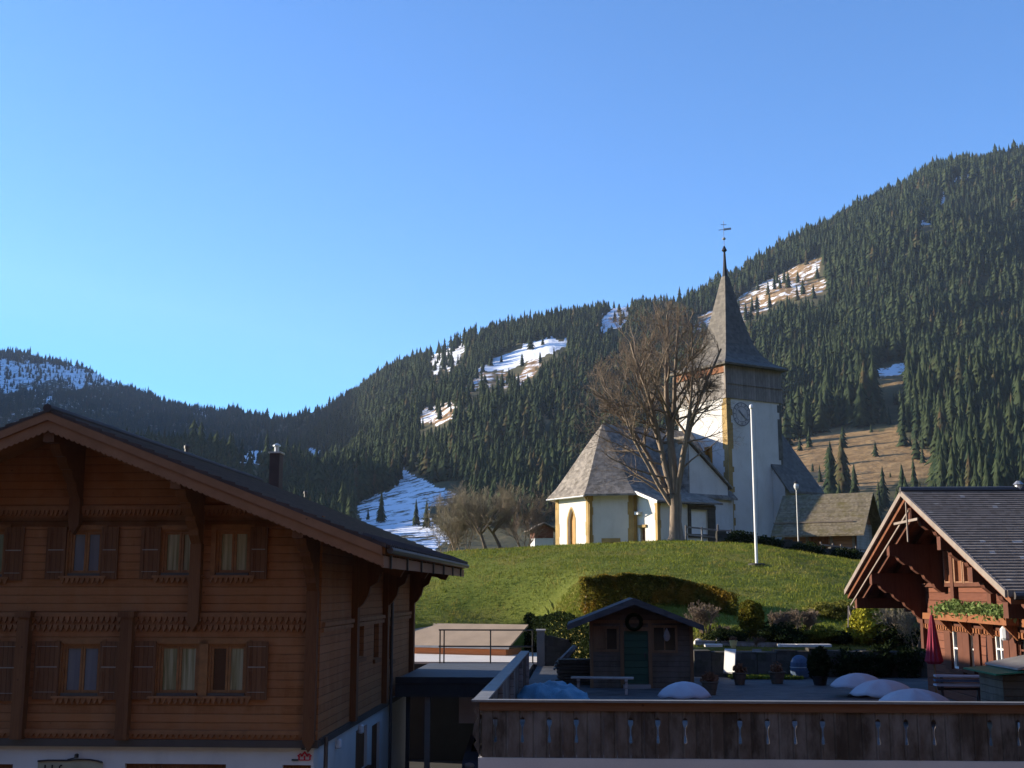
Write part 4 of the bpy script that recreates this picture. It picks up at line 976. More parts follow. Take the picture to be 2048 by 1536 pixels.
    for c, w, h in ((0,.14,.12),(-.1,.09,.07),(.1,.09,.07)): em.prism([(u+c-w/2-.03,y,z-.0),(u+c,y,z+h*.9),(u+c+w/2+.03,y,z-.0),(u+c+w/2-.01,y,z-.02),(u+c,y,z+h*.45),(u+c-w/2+.01,y,z-.02)], (0,.015,0))
    for c in (-.125,.0,.125): em.box(u+c-.018, u+c+.018, y+.002, y+.012, z-.09, z-.0)
    em.box(u-.12, u+.12, y+.003, y+.012, z-.1, z-.08); em.build('red_emblem', M['red'], t)
    u, z = gv(590, 1520, y); MB().box(u-.08, u+.08, y, y+.02, z-.02, z+.02).build('small_plate', M['navy'], t)
left_chalet()
# ================================================================ the red-brown chalet on the right
def right_chalet():
    UW = 9.58; UB = 7.98; VA = 30.35; HW = 4.5; HR = 7.0; zf = -2.8; ZA = 2.42; SL = .349
    rz = lambda v: ZA-SL*abs(v-VA)
    t = thing('red_brown_chalet', 'red-brown log chalet with dark tiled roof and planted window box at the right', 'chalet', (UW, VA, zf))
    U1 = 22.0
    def rect(x0, x1, y0, y1): 
        v1_, z1 = gu(x0, y0, UW); v0_, _ = gu(x1, y0, UW); z0 = gu(x0, y1, UW)[1]; return (v0_, v1_, z0, z1)
    top = [rect(1893,1911,1102,1163), rect(1914,1929,1112,1163), rect(1933,1950,1124,1163)]
    low = [rect(1903,1926,1256,1335), rect(1928,1948,1258,1335), rect(1988,2008,1264,1330), rect(2036,2062,1270,1330)]
    mb = MB(); zt = -.35
    mb.wall('u', UW, .16, VA-HW, VA+HW, zf, zt, low)
    mb.wall('u', UW+.0, .14, VA-HW, VA+HW, zt, .06, [])
    # gable: an upper band with the attic lights, then the triangle
    z2 = rz(VA-HW)-.28
    mb.wall('u', UW, .14, VA-HW, VA+HW, .06, max(.061, z2), [])
    mb.prism([(UW,VA-HW,max(.061,z2)),(UW,VA+HW,max(.061,z2)),(UW,VA,ZA-.25)], (.2,0,0))
    mb.add([(UW,VA-HW,zf),(U1,VA-HW,zf),(U1,VA-HW,z2),(UW,VA-HW,z2)], [(0,1,2,3)]); mb.add([(UW,VA+HW,zf),(U1,VA+HW,zf),(U1,VA+HW,z2),(UW,VA+HW,z2)], [(0,1,2,3)])
    mb.build('log_wall', M['red_wood'], t)
    for i, (a, b, z0, z1) in enumerate(low):
        fr = MB(); e = .05; m = (a+b)/2
        for q in ((a,a+e,z0,z1),(b-e,b,z0,z1),(a+e,b-e,z1-e,z1),(a+e,b-e,z0,z0+e),(m-.03,m+.03,z0+e,z1-e)): fr.box(UW+.02, UW+.09, q[0], q[1], q[2], q[3])
        fr.box(UW+.03, UW+.08, a+e, b-e, (z0+z1)/2-.02, (z0+z1)/2+.02)
        w = fr.build('window', M['white'] if i != 3 else M['red_wood_dark'], t)
        MB().add([(UW+.07,a+e,z0+e),(UW+.07,b-e,z0+e),(UW+.07,b-e,z1-e),(UW+.07,a+e,z1-e)], [(0,1,2,3)]).build('pane', M['pane_dark'], w)
        MB().box(UW-.09, UW+.02, a-.1, b+.1, z0-.1, z0-.02).build('sill', M['red_wood_dark'], w)
        for s in (0, 1):
            c0, c1 = (b+.02, b+.02+(b-a)*.55) if s else (a-.02-(b-a)*.55, a-.02)
            MB().box(UW-.05, UW-.01, c0, c1, z0-.05, z1+.04).build('shutter', M['red_wood_dark'], t)
    for a, b, z0, z1 in top:
        o = MB().add([(UW-.014,a,z0),(UW-.014,b,z0),(UW-.014,b,min(z1,rz(a)-.35)),(UW-.014,a,min(z1,rz(a)-.35))], [(0,1,2,3)]).build('attic_light', M['red_soffit'], t)
        f = MB()
        for c in (a, b): f.box(UW-.10, UW-.0, c-.04, c+.04, z0-.05, min(z1,rz(c)-.3))
        f.box(UW-.09, UW-.0, a, b, z0-.08, z0); f.build('attic_frame', M['pale_wood'], o)
    # mouldings and sill bands
    for py, h, o in ((1168,.07,.1),(1232,.12,.12),(1243,.10,.07)):
        _, z = gu(1900, py, UW); MB().box(UW-o, UW+.01, VA-HW-.05, VA+HW+.05, z-h, z+h*.4).build('wall_moulding', M['red_wood_dark'] if py != 1232 else M['rust_wood'], t)
    cn = MB(); z = gu(1900, 1243, UW)[1]; cn.box(UW-.05, UW-.004, VA-HW, VA+HW, z-.24, z-.105)
    for i in range(44): v = VA-HW+.1+i*.205; cn.box(UW-.1, UW-.04, v, v+.1, z-.22, z-.11)
    cn.build('dentil_moulding', M['rust_wood'], t)
    for v in (VA-HW+.12, VA-1.4, VA+1.4, VA+HW-.12):
        p = MB(); p.box(UW-.12, UW+.0, v-.13, v+.13, -1.6 if abs(v-VA) > 2 else -.35, rz(v)-.4); p.build('wall_post', M['red_wood_dark'], t)
    # roof
    v0, v1 = VA-HR, VA+HR; sl = MB()
    for b in (v0, v1): sl.prism([(UB+.05,VA,ZA-.24),(UB+.05,b,rz(b)-.24),(UB+.05,b,rz(b)-.1),(UB+.05,VA,ZA-.1)], (U1-UB+1,0,0))
    ro = sl.build('roof', M['red_soffit'], t)
    tl = MB(); n = 40
    for b in (v0, v1):
        for i in range(n):
            p = VA+(b-VA)*i/n; q = VA+(b-VA)*(i+1.15)/n
            tl.prism([(UB,p,rz(p)-.09),(UB,q,rz(q)-.09),(UB,q,rz(q)+.03),(UB,p,rz(p)-.012)], (U1-UB+1.05,0,0))
    tl.build('roof_tiles', M['dark_tiles'], ro)
    rc = MB(); rc.tube([(UB-.05,VA,ZA+.02),(U1+1,VA,ZA+.02)], .09, 8); rc.build('ridge_cap', M['gutter'], ro)
    q = toG(at(2000, 972, 31)); MB().lathe((q.x, VA, ZA+.02), [(.09,0),(.09,.12),(.14,.13),(.05,.22)], 8).build('ridge_vent', M['zinc'], ro)
    vb = MB()
    for b in (v0, v1):
        vb.prism([(UB-.05,VA,ZA+.02),(UB-.05,b,rz(b)+.02),(UB-.05,b,rz(b)-.12),(UB-.05,VA,ZA-.12)], (.05,0,0))
    vb.build('verge_board', M['verge'], ro)
    ib = MB(); ib.prism([(UB+.12,VA,ZA-.45),(UB+.12,v1,rz(v1)-.40),(UB+.12,v1,rz(v1)-.45),(UB+.12,VA,ZA-.50)], (.03,0,0)); ib.box(UB+.08, UB+.11, VA-.9, VA+1.3, ZA-.77, ZA-.71); ib.box(UB+.05, UB+.08, VA-.08, VA-.02, ZA-1.25, ZA-.28); ib.build('gable_tie', M['verge'], ro)
    gt = MB()
    for b in (v0-.08, v1+.08): gt.tube([(UB+.1,b,rz(v0)-.08),(U1+1,b,rz(v0)-.08)], .075, 8)
    gt.build('gutter', M['gutter'], ro)
    rf = MB()
    for i in range(3):
        u = UB+.45+i*.5
        for b in (v0, v1): rf.beam((u,VA,ZA-.33),(u,b,rz(b)-.33),.13,.18)
    for i in range(14):
        u = UW+.5+i*.9; rf.beam((u,VA-HW,rz(VA-HW)-.33),(u,v0+.1,rz(v0)-.33),.12,.16)
    rf.build('rafters', M['red_wood_dark'], ro)
    for v in (VA, VA+2.3, VA-2.3, VA+HW-.1, VA-HW+.1, VA+HR-.6, VA-HR+.6):
        z = rz(v)-.42; p = MB(); p.box(UB+.15, UW+.1, v-.14, v+.14, z-.3, z)
        if abs(v-VA) < 5:
            for k, L in enumerate((1.25,.9,.6,.35)): p.prism([(UW,v-.13,z-.3-.24*k+.001),(UW-L,v-.13,z-.3-.24*k+.001),(UW-L+.05,v-.13,z-.42-.24*k),(UW-L+.2,v-.13,z-.54-.24*k),(UW,v-.13,z-.54-.24*k)], (0,.26,0))
        p.build('purlin_console', M['red_wood_dark'], t)
    for s in (1, -1):                                               # deep carved brackets under the eaves
        v = VA+s*HW; zz = rz(v)-.4
        br = MB(); br.prism([(UW+.02,v,zz),(UW+.02,v+s*(HR-HW-.3),rz(v0)-.42),(UW+.02,v+s*(HR-HW-.35),rz(v0)-.62),(UW+.02,v+s*1.5,zz-1.0),(UW+.02,v+s*1.1,zz-.95),(UW+.02,v+s*.8,zz-1.35),(UW+.02,v+s*.4,zz-1.4),(UW+.02,v+s*.25,zz-1.9),(UW+.02,v,zz-2.2)], (.25,0,0))
        br.build('eave_bracket', M['red_wood_dark'], t)
    # window box with sprigs
    va, za = gu(1878, 1222, UW-.3); vb_, _ = gu(2022, 1222, UW-.3); bx = MB(); bx.box(UW-.42, UW-.14, vb_, va, za-.22, za-.02)
    for v in np.linspace(vb_+.3, va-.3, 4): bx.prism([(UW-.40,v-.05,za-.22),(UW-.1,v-.05,za-.22),(UW-.1,v-.05,za-.55)], (0,.1,0))
    bo = bx.build('window_box', M['rust_wood'], t)
    n = 2600; P = np.stack([UW-.28+RNG.normal(0, .12, n), RNG.uniform(vb_-.05, va+.05, n), np.zeros(n)], 1); hh = .18+.14*vnoise(P[:, 1]*2.1, P[:, 1]*0, 4)
    P[:, 2] = za-.06+RNG.random(n)**.8*hh*1.25-.12*RNG.random(n); foliage('sprigs', P, .055, M['box_plants'], bo)
    v, z = gu(2022, 1264, UW-.12); l = MB(); l.tube([(UW,v,z),(UW-.2,v,z)], .02, 6); l.lathe((UW-.24,v,z-.18), [(.08,0),(.12,.05),(.12,.24),(.07,.3),(.02,.33)], 10); l.build('wall_lantern', M['glass_lamp'], t)
right_chalet()
# ================================================================ terrace, fence, shed, garage, garden
UT = -1.70; ZT = -2.8                                              # left edge of the terrace, its floor
VFN = 20.42
def gbox(mb, name, m, kind=None):
    o = mb.build(name, m); o.rotation_euler = (0, 0, -PSI)
    return tag(o, kind=kind) if kind else o
gbox(MB().box(UT+.02, 30, VFN+.42, 46.0, ZT-.25, ZT), 'terrace_floor', M['terrace'], 'structure')
gbox(MB().box(UT-.02, 30, VFN-.04, VFN+.40, -6.2, gv(1200, 1516, VFN)[1]-.004).box(UT+.1, UT+.45, VFN+.42, 37.5, -6.2, ZT-.26), 'terrace_base_wall', M['pale_conc'], 'structure')
def fence():
    u1 = 12.2; zc = gv(1200, 1400, VFN)[1]; zb = gv(1200, 1516, VFN)[1]; H = zc-zb
    t = thing('terrace_fence', 'weathered board fence with keyhole cut-outs along the terrace edge', 'fence', (UT, VFN, zb))
    rnd = random.Random(4)
    w = .222; us = np.arange(UT+.04, u1, w); bd = MB()
    zz0, zz1 = zb, zc-.13; h = zz1-zz0
    for i, u in enumerate(us):
        a, b = u+.0015, u+w-.0015; L = i % 2 == 1; Rr = i % 2 == 0
        if i % 9 == 8: L = Rr = False
        if i % 9 == 7: Rr = False
        if i % 9 == 0: L = False
        dv = rnd.uniform(-.008, .008)
        cut = [(0,.30),(.024,.31),(.020,.40),(.008,.47),(.007,.56),(.014,.62),(.034,.67),(.042,.73),(.030,.79),(0,.82)]
        pts = [(a, zz0), (b, zz0)]
        if Rr: pts += [(b-q, zz0+h*p) for q, p in cut]
        pts += [(b, zz1), (a, zz1)]
        if L: pts += [(a+q, zz0+h*p) for q, p in cut[::-1]]
        bd.prism([(p, VFN-.015+dv, q) for p, q in pts], (0, .032, 0))
    bd.build('boards', M['fence'], t)
    # left end and the run back along the terrace side
    vs = np.arange(VFN+.1, 36.5, w); sb = MB()
    for v in vs: sb.box(UT, UT+.03, v+.004, v+w-.004, ZT+.02, zc-.12)
    sb.build('side_boards', M['fence'], t)
    tb = MB(); tb.box(UT-.0, u1, VFN-.05, VFN-.018, zc-.175, zc-.035); tb.build('top_board', M['fence_red'], t)
    cp = MB(); cp.box(UT-.13, u1, VFN-.10, VFN+.10, zc-.035, zc); cp.box(UT-.12, UT+.13, VFN+.1, 36.6, zc-.04, zc-.004); cp.build('cap_rail', M['fence_cap'], t)
    rl = MB(); rl.box(UT, u1, VFN+.02, VFN+.08, zb+.12, zb+.2); rl.box(UT, u1, VFN+.02, VFN+.08, zc-.32, zc-.24); rl.build('rails', M['shed_wood'], t)
    for i in range(9, len(us), 9):
        u = us[i-1]+w/2; p = MB(); p.box(u-.055, u+.055, VFN+.021, VFN+.12, zb, zc-.04); p.build('post', M['grey_wood'], t)
    for v in (24.4, 28.4, 32.4, 36.4): MB().box(UT+.035, UT+.13, v-.05, v+.05, ZT, zc-.045).build('post', M['grey_wood'], t)
    ce = MB(); prof = [(0,zb-.02),(-.03,zb+.08),(-.10,zb+.2),(-.05,zb+.26),(-.12,zb+.36),(-.09,zb+.55),(-.02,zb+.62),(-.10,zb+.72),(-.06,zb+.82),(0,zc-.2)]
    ce.prism([(UT+p, VFN-.01, z) for p, z in prof], (0,.05,0)); ce.build('carved_end', M['fence'], t)
fence()
# ---------------------------------------------------------------- garden shed
def shed():
    V0 = 35.9; G = lambda px, py: gv(px, py, V0)
    ua, _ = G(1180, 1300); ub, _ = G(1386, 1300); up, zp = gv(1268, 1200, V0-.5); ul = gv(1134, 1252, V0-.5); ur = gv(1408, 1254, V0-.5); D = 2.9
    t = thing('garden_shed', 'small weathered shed with green door and gabled roof on the terrace', 'shed', ((ua+ub)/2, V0, ZT))
    um = (ua+ub)/2; SL = (zp-ul[1])/(up-ul[0]); rz = lambda u: zp-SL*abs(u-up)
    dr = (G(1248, 1262), G(1297, 1372)); w1 = (G(1190, 1256), G(1235, 1300)); w2 = (G(1306, 1254), G(1352, 1302))
    H = [(p[0], q[0], (ZT+.12 if i == 0 else q[1]), p[1]) for i, (p, q) in enumerate((dr, w1, w2))]
    zt = G(1270, 1246)[1]
    mb = MB(); mb.wall('v', V0, .08, ua, ub, ZT, zt, H); mb.prism([(ua,V0,zt),(ub,V0,zt),(ub,V0,rz(ub)-.1),(up,V0,zp-.1),(ua,V0,max(zt+.01,rz(ua)-.1))], (0,.08,0))
    mb.box(ub-.06, ub, V0+.08, V0+D, ZT, rz(ub)-.08); mb.box(ua, ua+.06, V0+.08, V0+D, ZT, rz(ua)-.08); mb.box(ua, ub, V0+D, V0+D+.05, ZT, rz(ub)-.08); mb.build('board_wall', M['shed_wood'], t)
    a, b, z0, z1 = H[0]; d = MB().box(a, b, V0+.03, V0+.07, z0, z1); do = d.build('door', M['green_door'], t)
    MB().box(b-.1, b-.06, V0, V0+.04, (z0+z1)/2, (z0+z1)/2+.12).build('door_handle', M['black'], do)
    MB().box(a-.05, b+.05, V0-.28, V0+.02, ZT, ZT+.1).build('door_step', M['concrete'], t)
    tr = MB()
    for x in (ua+.04, ub-.04, a-.07, b+.07): tr.box(x-.05, x+.05, V0-.03, V0-.002, ZT, zt)
    tr.box(ua, ub, V0-.035, V0-.003, zt-.005, zt+.09); tr.box(a-.12, b+.12, V0-.045, V0-.004, z1, z1+.11); tr.build('corner_trim', M['shed_trim'], t)
    for (a, b, z0, z1), pn in zip(H[1:], ('pane_dark', 'pane_dark')):
        f = MB()
        for q in ((a-.05,a+.02,z0-.05,z1+.05),(b-.02,b+.05,z0-.05,z1+.05),(a+.02,b-.02,z1-.02,z1+.05),(a+.02,b-.02,z0-.05,z0+.02),((a+b)/2-.02,(a+b)/2+.02,z0+.02,z1-.02)): f.box(q[0], q[1], V0-.03, V0+.03, q[2], q[3])
        w = f.build('window', M['shed_trim'], t); MB().add([(a,V0+.05,z0),(b,V0+.05,z0),(b,V0+.05,z1),(a,V0+.05,z1)], [(0,1,2,3)]).build('pane', M[pn], w)
    a, b, z0, z1 = H[1]; MB().box(a+.02, a+.34, V0+.034, V0+.04, z0+.03, z1-.02).build('curtain', M['shed_trim'], t)
    r = MB()
    for e, z in ((ul[0], ul[1]), (ur[0], rz(ur[0]))): r.prism([(up,V0-.55,zp-.05),(e,V0-.55,rz(e)-.05),(e,V0-.55,rz(e)+.03),(up,V0-.55,zp+.05)], (0,D+.9,0))
    ro = r.build('roof', M['shed_roof'], t)
    v = MB()
    for e in (ul[0], ur[0]): v.prism([(up,V0-.59,zp+.06),(e,V0-.59,rz(e)+.04),(e,V0-.59,rz(e)-.12),(up,V0-.59,zp-.13)], (0,.035,0))
    v.build('verge_board', M['shed_roof'], ro)
    u, z = gv(1268, 1244, V0-.06); w = MB(); pts = [(u+.21*math.cos(6.283*i/18), V0-.06, z+.21*math.sin(6.283*i/18)) for i in range(19)]; w.tube(pts, .055, 8, False)
    w.build('door_wreath', M['dark_leaf'], t)
    u, z = gv(1330, 1272, V0-.1)
    g = local_thing('hanging_bag', 'pale grey sack hanging in the right shed window', 'bag', toW((u+.05, V0-.11, z)), 0); MB().lathe((0,0,-.2), [(.03,0.05),(.08,.1),(.10,.2),(.07,.3),(.03,.38),(.02,.42)], 10, 1, .45).build('sack', M['concrete'], g)
shed()
# ---------------------------------------------------------------- carport with a flat deck, pavement and the low woodshed behind it
def carport():
    ua, ub, v0, v1 = -5.72, UT-.12, 37.9, 45.9; zt = -2.7
    t = thing('carport', 'dark flat-roofed carport between the wooden chalet and the terrace', 'carport', ((ua+ub)/2, v0, -6.2))
    MB().box(ua, ub, v0, v1, zt-.16, zt).build('roof_deck', M['deck'], t)
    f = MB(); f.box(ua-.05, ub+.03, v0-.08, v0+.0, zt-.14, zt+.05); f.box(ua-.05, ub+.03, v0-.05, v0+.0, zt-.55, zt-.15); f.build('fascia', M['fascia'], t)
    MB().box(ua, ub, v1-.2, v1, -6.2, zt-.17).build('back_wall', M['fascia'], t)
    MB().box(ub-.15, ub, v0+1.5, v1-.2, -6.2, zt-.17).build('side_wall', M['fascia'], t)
    u, _ = gv(855, 1450, v0+.2); MB().box(u-.08, u+.08, v0+.1, v0+.26, -6.2, zt-.17).build('post', M['concrete'], t)
    a, z1 = gv(918, 1396, v0+1.0); b, z0 = gv(985, 1447, v0+1.0); MB().box(a, b, v0+1.0, v0+1.15, z0, zt-.17).build('hanging_panel', M['zinc'], t)
    MB().box(ua+.25, ua+.37, v0+.2, v0+.3, -6.2, zt-.2).build('post', M['fascia'], t)
    r = MB(); zr = zt+1.22
    for z in (zr, zr-.60): r.tube([(ua+.35,v1-.1,z),(ub+.0,v1-.1,z)], .028, 6)
    us = [ua+.4, gv(888,1300,v1-.1)[0], gv(981,1300,v1-.1)[0], ub-.02]
    for u in us: r.tube([(u,v1-.1,zt),(u,v1-.1,zr)], .028, 6)
    r.build('railing', M['black'], t)
carport()
gbox(MB().box(-9, UT+.3, 46.0, 54.5, -2.74, -2.66), 'pavement', M['pale_conc'], 'structure'); gbox(MB().box(-8.9, UT+.2, 46.05, 54.4, -6.4, -2.745), 'ground_base', M['asphalt'], 'structure')
p = toG(at(1083, 1300, 46.1)); t = thing('concrete_pier', 'blue-grey concrete pier at the end of the railing', 'pier', (p.x, 46.0, -3.2)); MB().box(p.x-.17, p.x+.12, 45.95, 46.35, -3.2, gv(1083, 1262, 46.0)[1]).build('pier_shaft', M['concrete'], t); MB().box(p.x-.20, p.x+.15, 45.92, 46.38, gv(1083, 1262, 46.0)[1], gv(1083, 1262, 46.0)[1]+.06).build('pier_cap', M['pale_conc'], t)
t = thing('wing_wall', 'dark mossy retaining wall sloping down beside the shed', 'wall', (p.x+.2, 46.05, -3.0)); MB().prism([(p.x+.13,46.0,-3.2),(p.x+3.6,46.0,-3.2),(p.x+3.6,46.0,-2.1),(p.x+1.4,46.0,-1.92),(p.x+.13,46.0,-1.66)], (0,.3,0)).build('wall_body', M['drywall'], t)
t = thing('dark_hedge_bank', 'dark green ivy bank behind the shed and pier', 'ivy', (p.x+1.6, 45.2, ZT))
n = 7000; xx = RNG.uniform(.55, 3.7, n); yy = hill_y0(xx)-.08-RNG.random(n)*.3; q = np.stack([xx*CP-yy*SP, xx*SP+yy*CP, ZT+RNG.random(n)**.8*(.25+hill_z(xx, hill_y0(xx)+.1)-ZT)], 1); foliage('ivy_leaves', q, .075, M['dark_leaf'], t)
p2 = toG((1.9, 40.2, 0)); t = local_thing('board_pile', 'dark stack of old boards left of the garden shed', 'boards', toW((gv(1158, 1380, 37)[0], 37, ZT)), 4); r_ = random.Random(3); m = MB()
for i in range(9):
    for k in range(3): m.box(-.62+r_.uniform(-.08, .08), .42+r_.uniform(-.1, .1), k*.22+.005, k*.22+.2, i*.085, i*.085+.06)
m.build('boards', M['shed_wood'], t)
def woodshed():
    c = at(950, 1311, 51.0); t = local_thing('low_woodshed', 'low lean-to store with sunlit beige roof and orange boards behind the railing', 'shed', (c.x, c.y, -2.75), -24)
    MB().box(-3.5, 1.4, 0, 1.6, -.4, .34).build('board_wall', M['orange_wood'], t)
    r = MB(); r.prism([(-3.8,-.15,.36),(-3.8,1.9,1.22),(-3.8,1.9,1.30),(-3.8,-.15,.44)], (5.4,0,0)); ro = r.build('roof', M['beige'], t)
    MB().box(-3.82, 1.62, -.19, -.15, .36, .45).build('roof_edge', M['zinc'], ro)
woodshed()
def person_free(): pass
# parked car under the deck: only a corner of its bonnet shows beside the fence
def car():
    b = toG(at(952, 1530, 40.2)); t = local_thing('parked_car', 'slate blue car parked under the carport beside the terrace corner', 'car', toW((b.x+.45, 41.6, -6.2)), math.degrees(-PSI))
    prof = [(-2.0,.32),(-2.02,.62),(-1.85,.82),(-1.0,.98),(-.45,1.42),(.9,1.46),(1.6,1.05),(1.95,.95),(2.0,.4)]
    m = MB(); ring = []
    for x, ins in ((-.84,.10),(-.86,0),(.86,0),(.84,.10)):
        ring.append([(x*(1-ins*.0-(.16 if (z > 1.1) else 0)), y*(1-ins*.25), .32+(z-.32)*(1-ins*.12)) for y, z in prof])
    vs = [p for r in ring for p in r]; n = len(prof); fs = [(i*n+j, (i+1)*n+j, (i+1)*n+j+1, i*n+j+1) for i in range(3) for j in range(n-1)]+[tuple(range(n)), tuple(range(4*n-1, 3*n-1, -1))]+[(i*n+n-1, (i+1)*n+n-1, (i+1)*n, i*n) for i in range(3)]
    m.add(vs, fs); bo = m.build('body', M['car'], t)
    MB().add([(-.66,-1.0,1.0),(.66,-1.0,1.0),(.6,-.5,1.39),(-.6,-.5,1.39)], [(0,1,2,3)]).build('windscreen', M['pane_dark'], t)
    for x in (-.62, .62): MB().lathe((x,-2.0,.6), [(.02,0),(.12,.03),(.14,.09),(.1,.16),(.02,.18)], 10, 1.2, .6).build('headlight', M['glass_lamp'], t)
    for x in (-.8, .8):
        for y in (-1.3, 1.3): MB().tube([(x-.1,y,.32),(x+.1,y,.32)], .32, 18).build('wheel', M['rubber'], t)
car()
# ---------------------------------------------------------------- terrace wall at the foot of the hill and everything on it
t = thing('garden_wall', 'dark dry stone wall at the back of the terrace', 'wall', (9, 40.6, ZT))
mb = MB(); r_ = random.Random(9)
u = gv(1388, 1300, 40.6)[0]
while u < 14.5:
    w = r_.uniform(.35, .8); h = -1.97+r_.uniform(-.05, .09); mb.box(u, min(u+w-.015, 14.5), 40.6+r_.uniform(-.04, .04), 41.6, ZT-.1, h); u += w
mb.build('stones', M['drywall'], t)
cs = MB()
for px in (1428, 1576, 1612, 1646):
    a, z = gv(px, 1292, 40.5); cs.box(a-.28, a+.28, 40.5, 40.95, z-.03, z+.05)
cs.build('coping_stones', M['pale_conc'], t)
def ground_thing(name, label, cat, px, py, Y, grid=True, **k): p = at(px, py, Y); return p
# white panel standing on the wall foot, lit by the sun
p = toG(at(1458, 1346, 39.8)); z0, z1 = gv(1458, 1346, p.y)[1], gv(1458, 1298, p.y)[1]
t = local_thing('white_board', 'bright white upright board leaning on the garden wall', 'board', toW((p.x, p.y, z0)), -42)
MB().prism([(-.2,0,.03),(.2,0,.03),(.2,.10,z1-z0),(-.2,.10,z1-z0)], (0,.05,0)).build('panel', M['white'], t); MB().box(-.22, .22, .0, .09, -.02, .03).build('foot_strip', M['zinc'], t)
p = at(1467, 1296, 40.9); t = thing('yellow_planter', 'small cream yellow pot on the garden wall above the white board', 'pot', p, grid=False)
MB().lathe((p.x,p.y,p.z), [(.07,0),(.11,.10),(.12,.2),(.14,.21),(.14,.25),(.10,.26)], 14).build('pot', M['yellow_pot'], t)
foliage('plant', blob(160, (p.x,p.y,p.z+.28), .14, .14, .1), .04, M['dry'], t)
p = at(1512, 1322, 40.3); t = local_thing('leaning_board', 'grey weathered board leaning against the dark garden wall', 'board', (p.x, p.y, p.z-.35), -10)
MB().prism([(-.16,0,0),(.12,0,0),(.2,.22,.72),(-.1,.22,.72)], (0,.04,0)).build('panel', M['grey_wood'], t); MB().prism([(-.4,-.1,-.25),(-.1,-.1,-.25),(-.1,-.06,.1),(-.4,-.06,.1)], (0,.04,0)).build('lower_panel', M['concrete'], t)
p = at(1600, 1352, 39.6); t = local_thing('covered_barrel', 'blue covered barrel standing at the garden wall', 'barrel', (p.x, p.y, p.z-.02), 0)
MB().lathe((0,0,0), [(.28,0),(.31,.2),(.29,.45),(.22,.58),(.12,.66),(.03,.68)], 14).build('cover', M['blue_cloth'], t); MB().tube([(.3*math.cos(a*.349), .3*math.sin(a*.349), .3) for a in range(19)], .015, 5, False).build('tie_rope', M['zinc'], t)
p = at(1641, 1384, 36.8); t = thing('dark_potted_bush', 'nearly black evergreen bush in front of the garden wall', 'shrub', (p.x, p.y, ZT), grid=False)
foliage('leaves', blob(2600, (p.x,p.y,ZT+.55), .33, .33, .5, lump=.3, seed=4), .05, M['dark_leaf'], t); MB().lathe((p.x,p.y,ZT), [(.18,0),(.24,.25),(.25,.27)], 12).build('pot', M['rubber'], t)
for i, (px, w_, h_) in enumerate(((1700,.5,.40),(1762,.55,.46),(1815,.5,.5))):
    p = at(px, 1370, 40.0); t = thing('terrace_bush', ('dark bush before the garden wall below the golden thuja','dark bush before the garden wall, middle one of three','dark bush before the garden wall nearest the red-brown chalet')[i], 'shrub', (p.x, p.y, ZT), grid=False, group='dark bushes in front of the garden wall')
    foliage('leaves', blob(2200, (p.x,p.y,ZT+h_), w_, .35, h_, lump=.5, seed=40+i), .055, M['dark_leaf'], t); MB().tube([(p.x,p.y,ZT),(p.x,p.y,ZT+h_)], .04, 5).build('stem', M['bark'], t)
# a strip of bright lawn at the foot of the wall
n = 5200; u0 = gz(1468, 1362, ZT)[0]; u1 = gz(1612, 1362, ZT)[0]; q = np.zeros((n, 3)); q[:, 0] = RNG.uniform(u0, u1, n); q[:, 1] = 39.45+RNG.random(n)*1.05; q[:, 2] = ZT+.03+RNG.random(n)*.05
q[:, :2] = np.stack([q[:, 0]*CP+q[:, 1]*SP, -q[:, 0]*SP+q[:, 1]*CP], 1)
tag(foliage('grass', q, .055, M['grass_blade'], None, np.clip(.6+RNG.normal(0, .2, n), 0, 1)), kind='stuff')
# hedge on the slope
def hedge():
    path = [(1170,1156,46.2),(1196,1150,46.8),(1240,1149,47.4),(1300,1151,47.6),(1350,1156,47.5),(1395,1166,47.2),(1430,1178,46.6),(1462,1190,46.0)]
    tops = [at(*q) for q in path]; pts = [q.copy() for q in tops]
    for q in pts: q.z = min(gy(q.x, q.y), q.z-.8)
    t = thing('clipped_hedge', 'long ochre-topped hedge curving across the grass slope', 'hedge', pts[3], grid=False)
    L = [0]
    for a, b in zip(pts[:-1], pts[1:]): L.append(L[-1]+(b-a).length)
    n = 34000; s = RNG.uniform(0, L[-1], n); P = np.array([[q.x, q.y, q.z] for q in pts]); L = np.array(L)
    C = np.stack([np.interp(s, L, P[:, i]) for i in range(3)], 1)
    zt = np.interp(s, L, np.array([q.z for q in tops])); h = (zt-C[:, 2])*(.92+.12*vnoise(s*1.9, s*0, 3)+.06*vnoise(s*6, s*0, 5))
    w = .5+.1*vnoise(s*2.3, s*0+4, 2); f = RNG.random(n); side = RNG.random(n) < .6
    a = RNG.uniform(-1, 1, n); zz = np.where(side, f*h, h*(1-.25*f**2)); off = np.where(side, np.sign(a)*w*(1-.3*RNG.random(n)**2)*(1-.35*(zz/h)**4), a*w)
    C[:, 1] += off; C[:, 0] += RNG.normal(0, .05, n); C[:, 2] += zz
    ends = (s < .35) | (s > L[-1]-.35); C[ends, 0] += np.where(s[ends] < 1, -1, 1)*.18*RNG.random(ends.sum())
    foliage('leaves', C, .055, M['hedge'], t, np.clip(RNG.normal(.45, .25, n), 0, 1))
    st = MB()
    for q in pts: st.tube([(q.x,q.y,q.z-.05),(q.x+.05,q.y,q.z+.7)], .04, 5)
    st.build('stems', M['bark'], t)
hedge()
